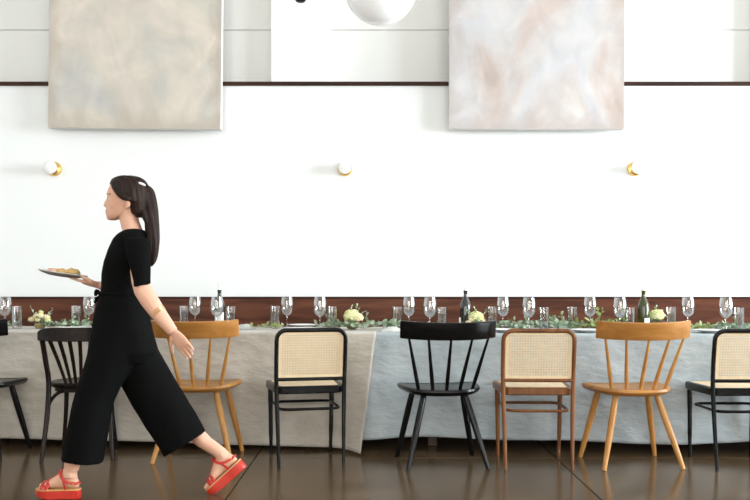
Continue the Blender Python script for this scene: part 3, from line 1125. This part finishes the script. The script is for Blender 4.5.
garland(-6, 12, .42, 'leafy sprig at the very left end of the table', 1.0, .02, 1)
garland(44, 104, .40, 'eucalyptus garland above the dark bentwood chair', 1.2, .035, 2)
garland(252, 280, .40, 'sparse green sprig between leftmost bottle and black cane chair', .55, .015, 3, M_leaf2)
garland(318, 398, .34, 'eucalyptus garland around the pale hydrangea', 1.2, .04, 4)
garland(398, 455, .44, 'thin leafy garland above the middle black comb-back chair', .5, .015, 5)
garland(500, 580, .38, 'thick eucalyptus garland above the honey brown cane chair', 1.3, .045, 6)
garland(574, 628, .40, 'tall leafy garland with upright sprigs left of the right oak chair', 1.2, .075, 7, M_leaf2)
garland(668, 712, .40, 'low green garland right of the right oak chair', .8, .02, 8, M_leaf2)
garland(716, 760, .34, 'eucalyptus garland at the right end of the table', 1.0, .035, 9)


def hydrangea(parent, c, R, m, seed, nf=70):
    rnd = random.Random(seed)
    mb = MB()
    c = Vector(c)
    for k in range(nf):
        z = 1 - 1.5 * (k + .5) / nf
        a = k * 2.39996
        rr = math.sqrt(max(0, 1 - z * z))
        n = Vector((rr * math.cos(a), rr * math.sin(a), z))
        q = c + Vector((n.x * R, n.y * R, n.z * R * .8)) * rnd.uniform(.9, 1.05)
        s1 = n.orthogonal().normalized()
        s1.rotate(Matrix.Rotation(rnd.uniform(0, 3), 3, n))
        s2 = n.cross(s1)
        for j in range(4):
            d = s1 * math.cos(j * math.pi / 2) + s2 * math.sin(j * math.pi / 2) + n * .35
            leaf(mb, q, d, n, R * .26, R * .27, .1, .1)
    mb.ell(c, (R * .85, R * .85, R * .68), 12, 8)
    return mb.build('flower_head', m, parent, 180)


def bouquet(px, v, label, heads, seed, nleaf=26, vase_h=.05):
    rnd = random.Random(seed)
    t = thing('flower_arrangement', label, 'flowers')
    at(t, px, v, label, 'small flower arrangements on the table', rz=TA)
    MB().lathe([(.026, 0), (.034, .006), (.038, .025), (.034, vase_h - .006), (.032, vase_h), (.029, vase_h), (.029, .01), (.002, .008)], 24).build('vase', M_vase, t)
    st = MB()
    for i, (dx, dy, z, R, m) in enumerate(heads):
        st.tube([(0, 0, .012), (dx * .4, dy * .4, vase_h), (dx, dy, z - R * .4)], .003, 6)
        hydrangea(t, (dx, dy, z), R, m, seed + i, 70 if R > .03 else 26)
    st.build('flower_stems', M_stem, t)
    lv = MB()
    for k in range(nleaf):
        a = rnd.uniform(0, 6.28)
        d = Vector((math.cos(a), math.sin(a), rnd.uniform(-.15, .9)))
        L = rnd.uniform(.035, .06)
        leaf(lv, Vector((.022 * math.cos(a), .022 * math.sin(a), vase_h + rnd.uniform(-.004, .03))), d, Vector((0, 0, 1)), L, L * .55)
    for k in range(4):      # airy side sprigs
        a = rnd.uniform(0, 6.28)
        tip = Vector((math.cos(a) * rnd.uniform(.06, .1), math.sin(a) * .05, vase_h + rnd.uniform(.06, .11)))
        b = Vector((0, 0, vase_h))
        lv.tube([b, b.lerp(tip, .5), tip], .0012, 4)
        for j in range(5):
            leaf(lv, b.lerp(tip, .45 + .55 * j / 4), rv(rnd), rv(rnd), .022, .013)
    lv.build('leaves', M_leaf, t, 180, kind='stuff')


Y_, C_ = M_petal, M_cream
bouquet(40, .40, 'posy of small cream and yellow flowers above the bentwood chair', [(-.025, 0, .080, .024, Y_), (.012, -.02, .088, .025, C_), (.045, .0, .075, .026, C_), (-.055, -.01, .062, .022, C_), (.0, .015, .112, .016, Y_), (.065, -.02, .055, .020, Y_), (-.005, -.03, .062, .020, C_)], 21, 20, .035)
bouquet(352, .40, 'pale yellow green hydrangea posy right of the black cane chair', [(0.0, -.01, .088, .052, Y_), (.038, -.02, .078, .038, C_)], 22)
bouquet(476, .31, 'yellow green hydrangea posy right of the dark bottle', [(.0, -.01, .09, .045, Y_), (-.05, -.03, .055, .020, C_), (-.035, -.04, .075, .016, C_), (.045, .0, .065, .018, C_)], 23)
bouquet(656.5, .45, 'yellow green flower posy right of the olive green bottle', [(-.005, -.02, .10, .046, Y_), (.035, .01, .13, .012, C_), (.045, -.01, .10, .014, C_)], 24, 30)

# ------------------------------------------------------------------ the walking person
DB = 4.29       # distance of the body's middle plane
pw = thing('person', 'person with dark ponytail in black jumpsuit and red sandals striding left with a plate', 'person', P(125, 490, DB).to_2d().to_3d())
PO = Vector(pw.location)
skin, suit = MB(), MB()


def B(px, py, dy=0.0):
    """body point seen at a pixel, dy metres behind the middle plane, in the person's own frame"""
    return P(px, py, DB + dy) - PO


def span_ring(a, b, dy, hw, n=28, egg=0.0, sq=1.0):
    """ring whose one axis runs from pixel a to pixel b and the other across the body by hw"""
    A_, B_ = B(a[0], a[1], dy), B(b[0], b[1], dy)
    c, h = (A_ + B_) / 2, (B_ - A_) / 2
    out = []
    for k in range(n):
        t = 2 * math.pi * k / n
        ct, st = math.cos(t), math.sin(t)
        ct2 = math.copysign(abs(ct) ** sq, ct)
        st2 = math.copysign(abs(st) ** sq, st)
        out.append(c + h * ct2 + Vector((0, hw * st2 * (1 + egg * ct), 0)))
    return out


# head from chin to crown (a = face side, b = back)
HEAD_R = [(220.3, 109, 116, .018), (218.5, 107.2, 120, .032), (215.5, 106.4, 126, .044), (212, 106.6, 132, .052), (208, 106.4, 137, .058), (203, 106.6, 141, .065),
          (199, 107.6, 143, .069), (195, 107.2, 144.5, .072), (190, 108.2, 145.5, .073), (185, 110.5, 144.5, .068), (181, 114.5, 141.5, .056), (178.4, 120, 136, .035)]
skin.loft([span_ring((f, y), (b, y), 0, hw, egg=.18, sq=.92) for y, f, b, hw in HEAD_R])
# nose, lips, brow, chin
nose = [(196.5, 107.6, .006), (200, 105.6, .009), (203.5, 103.9, .0125), (205.5, 103.2, .015), (207.2, 104.6, .012)]
skin.loft([span_ring((f, y), (112, y), 0, hw, 14) for y, f, hw in nose])
skin.ell(B(107.2, 210.8), (.008, .019, .006)); skin.ell(B(107.3, 213.2), (.008, .017, .006))
skin.ell(B(109.2, 218), (.012, .016, .011))
skin.ell(B(109.6, 194.2), (.009, .05, .008))
for s in (-1, 1):
    skin.ell(B(114, 205, s * .036), (.022, .020, .026))
    skin.ell(B(127.5, 201.5, s * .071), (.014, .009, .030), M=Matrix.Rotation(-.2, 3, 'Y'))
    skin.ell(B(126.5, 206.5, s * .070), (.007, .007, .010))
# neck and torso core
skin.tube(bez([B(128.5, 209), B(129.5, 221), B(133, 234), B(131, 246)], 4), [.052, .050, .048, .046, .046, .046, .047, .049, .052, .058, .066, .075, .085][:13], 20)
skin.loft([span_ring((f, y), (b, y), 0, hw) for y, f, b, hw in ((238, 123, 142, .13), (255, 113, 145, .14), (275, 109, 142, .125), (292, 108, 142, .12), (315, 103, 144, .14), (340, 104, 144, .13))])


def limb(pts, rads, n=16, k=5):
    p = bez(pts, k)
    r = []
    for i in range(len(p)):
        a = i / k
        j = min(int(a), len(rads) - 2)
        r.append(rads[j] + (rads[j + 1] - rads[j]) * (a - j))
    skin.tube(p, r, n)


def hand(W_, d, lat, palm, curl, spread=.05, thumb_in=.5, scale=1.0, thumb_dir=None):
    """W_ wrist point, d finger direction, lat direction of the thumb side, palm = direction the palm faces"""
    d, lat, palm = d.normalized(), lat.normalized(), palm.normalized()
    S = scale

    def ring(a, hw, ht):
        c = W_ + d * a * S
        return [c + lat * (math.cos(2 * math.pi * k / 16) * hw * S) + palm * (math.sin(2 * math.pi * k / 16) * ht * S) for k in range(16)]
    skin.loft([ring(-.03, .026, .021), ring(0, .026, .020), ring(.02, .032, .018), ring(.05, .039, .0165), ring(.08, .039, .0145), ring(.092, .034, .011)])
    tips = []
    for k, (off, L) in enumerate(((.029, .068), (.0095, .077), (-.0105, .071), (-.029, .056))):
        p = W_ + (d * .082 + lat * off) * S
        dr = (d + lat * (off * spread * 20)).normalized()
        ax = None
        pts = [p - dr * .012 * S, p]
        ang = 0
        for j, (fr_, cu) in enumerate(((.46, curl[0]), (.30, curl[1]), (.24, curl[2]))):
            ang += cu * (1 + .08 * k)
            v = dr * math.cos(ang) + palm * math.sin(ang)
            p = p + v * L * fr_ * S
            pts.append(p)
        skin.tube(bez(pts, 3), [.0088 * S - .0026 * S * q / 12 for q in range(13)], 10)
        skin.ell(pts[-1], (.0062 * S,) * 3, 8, 6)
        tips.append((pts[-1], v, k))
    td = thumb_dir.normalized() if thumb_dir else (d * .75 + lat * .6 + palm * .25).normalized()
    p0 = W_ + (d * .018 + lat * .022) * S
    p1 = p0 + (d * .55 + lat * .75 + palm * .25).normalized() * .032 * S
    p2 = p1 + td * .032 * S
    p3 = p2 + (td + d * thumb_in * .4).normalized() * .026 * S
    skin.tube(bez([p0, p1, p2, p3], 4), [.014 * S - .0062 * S * q / 12 for q in range(13)], 10)
    skin.ell(p3, (.0075 * S,) * 3, 8, 6)
    return tips


# trailing (near) arm
sh, el, wr = B(138.5, 246, -.165), B(142.5, 291, -.20), B(173, 332, -.20)
limb([sh, el, wr], [.040, .040, .026])
limb([el.lerp(sh, .1), el.lerp(wr, .3), wr], [.040, .041, .025])
dn = (B(196, 361, -.19) - wr).normalized()
lat_n = Vector((dn.z, 0, -dn.x))
if lat_n.x > 0:
    lat_n = -lat_n
tips_n = hand(wr, dn, (lat_n + Vector((0, .35, 0))), Vector((0, .95, 0)) + lat_n * .25, (.22, .30, .25), scale=.95)
# leading (far) arm, bent forward to carry the plate
sh2, el2, wr2 = B(131, 244, .165), B(130, 289, .17), B(100.5, 285.5, .05)
limb([sh2, el2], [.040, .037])
limb([el2, el2.lerp(wr2, .3) + Vector((0, 0, -.003)), wr2], [.038, .037, .023])
dp = (B(70, 278.5, .03) - wr2).normalized()
upv = Vector((0, 0, 1)) - dp * dp.z
tips_f = hand(wr2, dp, Vector((0, -1, .1)), upv, (.0, .05, .08), scale=.95, thumb_dir=dp * .95 + upv * .30 + Vector((0, -.1, 0)))

# legs inside the trousers
limb([B(122, 325, -.085), B(99, 392, -.085), B(76, 446, -.06), B(71.5, 470, -.05)], [.078, .055, .043, .035])
limb([B(128, 325, .085), B(154, 392, .07), B(204.5, 442, .045)], [.078, .055, .038])


def foot(heel, toe, up_hint, ankle, side, name):
    """heel, toe: points on the footbed; side: y direction of the big toe"""
    fx = (toe - heel)
    L = fx.length
    fx.normalize()
    fz = (up_hint - fx * up_hint.dot(fx)).normalized()
    fy = Vector((0, 1, 0)) * side
    k = L / .225

    def Q(x, y, z):
        return heel + fx * x * k + fy * y * k + fz * z * k
    rings = [(.002, .022, .016, .016), (.012, .030, .028, .026), (.035, .040, .040, .031), (.065, .046, .045, .032), (.10, .042, .041, .034), (.135, .031, .030, .038), (.165, .022, .021, .041), (.188, .016, .015, .040)]
    skin.loft([[Q(x, .003 + hy * math.cos(2 * math.pi * i / 18), max(zc + hz * math.sin(2 * math.pi * i / 18), .001)) for i in range(18)] for x, zc, hz, hy in rings])
    for j, (ty, tl, tr) in enumerate(((.030, .222, .0125), (.010, .220, .0092), (-.007, .213, .0086), (-.022, .204, .0082), (-.035, .194, .0080))):
        skin.tube([Q(.165, ty * .9, .014), Q(tl - .02, ty, .013), Q(tl - .006, ty, .010)], [tr * k * 1.05, tr * k, tr * k * .9], 10)
        skin.ell(Q(tl - .006, ty, .0095), (tr * k * .95,) * 3, 8, 6)
    skin.tube(bez([ankle, Q(.048, 0, .10), Q(.05, 0, .06)], 4), [.036, .035, .034, .033, .033, .034, .035, .036, .037], 16)
    skin.ell(Q(.042, .03, .082), (.012, .009, .013)); skin.ell(Q(.042, -.03, .078), (.012, .009, .013))
    # sandal
    sd = MB()
    out = []
    for x, wl, wr_ in ((-.010, .012, .012), (.002, .027, .027), (.03, .035, .034), (.07, .034, .034), (.11, .036, .040), (.15, .042, .047), (.185, .046, .046), (.212, .046, .034), (.228, .036, .018), (.234, .018, .004)):
        out.append((x, wl, wr_))

    def ringz(z, grow, spring):
        left = [Q(x - grow * .2 * (1 if x < .1 else -1), wl + grow, z + spring * max(0, (x - .15) / .08) ** 2) for x, wl, wr_ in out]
        right = [Q(x - grow * .2 * (1 if x < .1 else -1), -wr_ - grow, z + spring * max(0, (x - .15) / .08) ** 2) for x, wl, wr_ in reversed(out)]
        return left + right
    # height of the platform below the footbed: thicker at the heel
    r_ = [ringz(-.053, -.003, .022), ringz(-.050, .0, .021), ringz(-.028, .001, .010), ringz(-.008, .002, .001), ringz(-.006, .0, .0)]
    sole = sd.loft(r_).build('sandal', M_red, pw, 40, label='red platform sandal with T-strap')
    sole.name = name
    MB().loft([ringz(-.0065, .0005, 0), ringz(-.0005, .0005, 0), ringz(.0003, -.002, 0)]).build('footbed', M_tan, sole, 40)

    def band(pts, hw, nrm_f=None):
        """flat strap through points; pts are (x, y, z) in foot coordinates"""
        p = bez([Q(*q) for q in pts], 6)
        mb = MB()
        rings_ = []
        for i, q in enumerate(p):
            t_ = (p[min(i + 1, len(p) - 1)] - p[max(i - 1, 0)]).normalized()
            cen = Q(.09, 0, .03)
            # outward = away from the foot's long axis
            ax = heel + fx * ((q - heel).dot(fx)) + fz * (.025 * k)
            o_ = (q - ax)
            o_ = (o_ - t_ * o_.dot(t_)).normalized()
            w_ = t_.cross(o_).normalized()
            rings_.append([q + w_ * hw + o_ * .0012, q + w_ * hw * .7 + o_ * .003, q - w_ * hw * .7 + o_ * .003, q - w_ * hw + o_ * .0012, q - w_ * hw - o_ * .002, q + w_ * hw - o_ * .002])
        mb.loft(rings_)
        mb.build('strap', M_red, sole, 40)
    band([(.178, .044, .0), (.180, .040, .022), (.178, .015, .037), (.178, -.012, .035), (.180, -.036, .021), (.182, -.045, .0)], .013)
    band([(.158, .043, .0), (.156, .042, .026), (.152, .018, .046), (.152, -.012, .046), (.156, -.038, .026), (.158, -.046, .0)], .009)
    band([(.172, .003, .040), (.14, .002, .058), (.112, .002, .078), (.092, .002, .100)], .007)
    band([(.095, .004, .099), (.088, .032, .078), (.07, .038, .052), (.035, .034, .034), (.006, .020, .030), (-.004, 0, .031), (.006, -.020, .030), (.035, -.034, .034), (.07, -.038, .052), (.088, -.032, .078), (.095, -.004, .099)], .0065)
    for sg in (1, -1):
        band([(.062, sg * .036, .0), (.066, sg * .038, .026), (.072, sg * .038, .052)], .006)
    mb = MB()
    bq = [Q(.028 + dx, -side * side * .0 - .0385, .034 + dz) for dx, dz in ((-.009, -.007), (.009, -.007), (.009, .008), (-.009, .008))]
    mb.tube(bq, .0014, 6, closed=True)
    bq = [Q(.028 + dx, .0385, .034 + dz) for dx, dz in ((-.009, -.007), (.009, -.007), (.009, .008), (-.009, .008))]
    mb.tube(bq, .0014, 6, closed=True)
    mb.build('buckle', M_brass, sole)


hN = B(79, 487, -.05); tN = B(37.5, 487, -.05)
hN.z = tN.z = .0485
foot(hN, tN, Vector((0, 0, 1)), B(71.5, 470, -.05), 1, 'sandal')
hF, tF = B(238.5, 460, .04), B(207, 488.5, .04)
foot(hF, tF, Vector((-.69, 0, .72)), B(204.5, 442, .045), -1, 'sandal')

body = link(voxel(skin, 'body', .0042, 4), 'body', M_skin, pw, 180)

# eyes, brows, lips, nails
for s in (-1, 1):
    e = MB().ell(B(110.8, 198.6, s * .032), (.0115, .0115, .0095), 16, 12).build('eye', M_eye, pw, 180)
    MB().ell(B(110.8, 198.6, s * .032) + Vector((-.0085, s * .002, 0)), (.0038, .005, .005), 12, 8).build('iris', M_iris, e, 180)
    MB().tube(bez([B(107.6, 194.4, s * .012), B(108.0, 193.3, s * .03), B(110.6, 194.2, s * .05)], 4), .0032, 6).build('eyebrow', M_hair, pw)
mb = MB()
mb.ell(B(106.6, 210.9), (.0065, .017, .0038)); mb.ell(B(106.8, 213.0), (.0065, .0155, .0045))
mb.build('lips', M_lip, pw, 180)
for tp, v, k in tips_n:
    MB().ell(tp - Vector((0, .0045, 0)), (.005, .0025, .006), 10, 6).build('fingernail', M_nail, pw, 180)

# ---- jumpsuit
TOR = [(229.5, 126, 143, .062), (231.5, 123.5, 145, .095), (235, 119.5, 147, .135), (240, 116, 148.5, .165), (250, 111.5, 149.5, .178), (262, 107, 149, .175), (274, 104.5, 147.5, .162), (286, 104, 146, .150),
       (293, 103, 145.5, .146), (304, 99, 146.5, .158), (318, 96, 148, .172), (336, 92.5, 151, .182), (352, 89, 153.5, .170), (362, 92, 148, .14)]
suit.loft([span_ring((f, y), (b, y), 0, hw, 36, sq=.9) for y, f, b, hw in TOR])


def trouser(pairs, dys, hws, inner=.014):
    rings = [span_ring(a, b, d, h, 36, sq=.88) for (a, b), d, h in zip(pairs, dys, hws)]
    # hem: turn inward and go back up so that the leg is hollow
    last, prev = rings[-1], rings[-2]

    def shrink(r, t):
        c = sum(r, Vector()) / len(r)
        return [c + (q - c) * (1 - t / max((q - c).length, .03)) for q in r]
    up1 = [q.lerp(p_, .8) for q, p_ in zip(last, prev)]
    rings += [shrink(last, inner), shrink(up1, inner + .002)]
    suit.loft(rings)


trouser([((93, 330), (146, 330)), ((87.5, 357), (136, 357)), ((81, 380), (123, 380)), ((74.5, 402), (112.5, 402)), ((68.5, 428), (107.5, 428)), ((64, 448), (104, 450)), ((62, 459), (102.5, 462))],
        [-.05, -.07, -.08, -.075, -.07, -.065, -.06], [.13, .125, .12, .115, .112, .112, .114])
trouser([((98, 332), (151, 330)), ((110, 356), (157, 350)), ((122, 384), (173, 376)), ((135, 409), (185, 396)), ((149, 432), (195, 412)), ((160, 449), (202, 426)), ((165, 456), (205, 432))],
        [.06, .07, .07, .06, .055, .05, .045], [.13, .125, .12, .115, .11, .11, .112])
# sleeves
suit.loft([span_ring((122, 240), (148, 238), -.12, .06), span_ring((126, 244), (150, 242), -.165, .052), span_ring((127.5, 255), (150.5, 254), -.182, .052), span_ring((131, 270), (150.5, 269), -.192, .050), span_ring((134, 284), (150.5, 282.5), -.198, .050), span_ring((134, 287.5), (150.5, 286), -.199, .052),
           span_ring((135.8, 287), (148.8, 285.5), -.199, .042), span_ring((136, 280), (148, 279), -.196, .036)])
suit.loft([span_ring((120, 240), (146, 238), .12, .06), span_ring((120, 246), (144, 246), .165, .055), span_ring((120, 262), (141, 262), .176, .050), span_ring((120, 276), (140, 276), .178, .050), span_ring((119, 287), (140, 288), .175, .053)])
sm = voxel(suit, 'jumpsuit', .0062, 7)


def displace(me, f):
    """move every vertex along its normal by f(co)"""
    src = [(v_.co.copy(), v_.normal.copy()) for v_ in me.vertices]
    flat = []
    for c, n in src:
        flat += list(c + n * f(c))
    me.vertices.foreach_set('co', flat)
    me.update()


displace(sm, lambda c: noise.noise(Vector((c.x * 9, c.y * 9, c.z * 2.2))) * (.006 if c.z < .85 else .0035) + noise.noise(Vector((c.x * 16 + 4, c.y * 16, c.z * 9))) * .0022)
js = link(sm, 'jumpsuit', M_cloth, pw, 180, label='loose black cropped jumpsuit')
# tied waist
mb = MB()
belt = span_ring((102.0, 294), (146.3, 294), 0, .151, 40, sq=.9)
mb.tube(belt, .009, 8, closed=True, flat=.6, up=(0, 0, 1))
mb.build('waist_tie', M_cloth, js, 180)
mb = MB()
k0 = B(101.5, 294.5, -.05)
mb.ell(k0, (.014, .014, .013))
for e1, e2 in (((97, 291), (95.5, 296)), ((97, 299), (94.5, 303))):
    mb.tube(bez([k0, B(*e1, -.065), B(*e2, -.07)], 5), [.006, .008, .010, .011, .012, .012, .011, .010, .009, .008, .006], 8, flat=.5)
mb.tube(bez([k0, B(98, 306, -.06), B(97, 322, -.06)], 5), [.006] + [.009] * 9 + [.007], 8, flat=.4)
mb.build('bow', M_cloth, js, 180)

# ---- hair
hr = MB()
HR = [(176.3, 121, 134, .032), (177.6, 116.5, 140, .052), (180, 112.6, 144.2, .066), (184, 110.8, 147, .076), (188, 112.4, 148.3, .080), (192, 115, 148.8, .081), (196, 119, 148.8, .080), (200, 127, 148.6, .078),
      (205, 129.5, 148.2, .072), (210, 131, 147.6, .066), (214, 133, 147, .058), (217, 136, 146.5, .045)]
hr.loft([span_ring((f, y), (b, y), 0, hw, 32, sq=.85) for y, f, b, hw in HR])
for s in (-1, 1):       # side sweep above the ear
    hr.tube(bez([B(112.5, 185, s * .050), B(118, 193, s * .071), B(127, 198, s * .079), B(138, 201, s * .066)], 5), [.008 + .008 * math.sin(math.pi * q / 15) for q in range(16)], 10)
tail = bez([B(141, 187), B(147, 192), B(150.6, 205), B(151.8, 222, -.01), B(152.8, 242, -.015), B(152.4, 256, -.015), B(151, 266, -.015)], 5)
nt_ = len(tail)
hr.tube(tail, [(.018 + .016 * min(1, i / 6)) * (1 if i < nt_ * .6 else 1 - .80 * ((i - nt_ * .6) / (nt_ * .4)) ** 1.6) for i in range(nt_)], 16)
for s in (-1, 1):
    hr.tube(bez([B(138, 200, s * .05), B(144, 214, s * .04), B(149, 228, s * .03), B(153, 248, s * .02), B(153.5, 262, s * .012)], 5), [.018 - .013 * q / 20 for q in range(21)], 10)
hm = voxel(hr, 'hair', .0048, 3)
displace(hm, lambda c: .0022 * math.sin(260 * (c.y + .5 * c.x) + 18 * c.z))
hair = link(hm, 'hair', M_hair, pw, 180, label='long dark brown ponytail')
mb = MB()
mb.tube(bez([B(136, 182.6, -.045), B(140.5, 183.4, -.052), B(145.5, 185.6, -.046)], 5), [.003, .005, .006, .0065, .0065, .0065, .0065, .006, .006, .005, .003], 8)
mb.build('hair_clip', M_white, hair, label='white hair clip')

# bracelet
bc = el.lerp(wr, .50)
ax = (wr - el).normalized()
s1 = ax.orthogonal().normalized(); s2 = ax.cross(s1)
mb = MB()
for off in (-.008, 0, .008):
    mb.tube([bc + ax * off + (s1 * math.cos(2 * math.pi * k / 20) + s2 * math.sin(2 * math.pi * k / 20)) * .0365 for k in range(20)], .0022, 6, closed=True)
mb.build('bracelet', M_brass, pw, label='thin gold bracelets')

# ---- plate carried in the leading hand
pc = P(62.8, 275.0, DB + .03)
tilt = math.radians(8.5)
t = thing('serving_plate', 'small oval grey plate held out by the walking person', 'plate', pc)
t.rotation_euler = (0, tilt, 0)
mb = MB().lathe([(.06, -.008), (.075, -.006), (.105, .002), (.122, .010), (.122, .0125), (.104, .006), (.07, .001), (.004, .0)], 40)
mb.xform(Matrix.Diagonal((1.0, .8, 1.0, 1.0)))
mb.build('plate_body', M_plate, t)
MB().tube([(.118 * math.cos(a * math.pi / 20), .0945 * math.sin(a * math.pi / 20), .0125) for a in range(40)], .0022, 6, closed=True).build('rim', M_china, t)
Rt = Matrix.Rotation(tilt, 3, 'Y')
for i, (x, y, sx, sy, sz, m, lab, cat, nm) in enumerate(((.050, -.01, .036, .045, .019, M_bread, 'crusty golden bread piece on the carried plate, nearest the hand', 'bread', 'bread_piece'),
                                                   (.004, -.028, .030, .026, .015, M_bread, 'small golden bread piece in the middle of the carried plate', 'bread', 'bread_piece'),
                                                   (-.040, -.012, .034, .036, .013, M_ham, 'folded pink ham slice on the carried plate, near side', 'ham', 'ham_slice'),
                                                   (-.030, .035, .036, .026, .012, M_ham, 'folded pink ham slice on the carried plate, far side', 'ham', 'ham_slice'))):
    rnd = random.Random(40 + i)
    mb = MB().ell((0, 0, sz), (sx, sy, sz), 18, 12)
    for j in range(len(mb.v)):
        q = Vector(mb.v[j])
        q += q.normalized() * .006 * noise.noise(q * 55 + Vector((i * 7, 0, 0)))
        q.z = max(q.z, .0005)
        mb.v[j] = tuple(q)
    o = mb.build(nm, m, None, 180)
    o.location = pc + Rt @ Vector((x, y, .002 if abs(x) < .06 else .003))
    o.rotation_euler = (0, tilt, 0)
    tag(o, lab, cat, 'food on the carried plate')
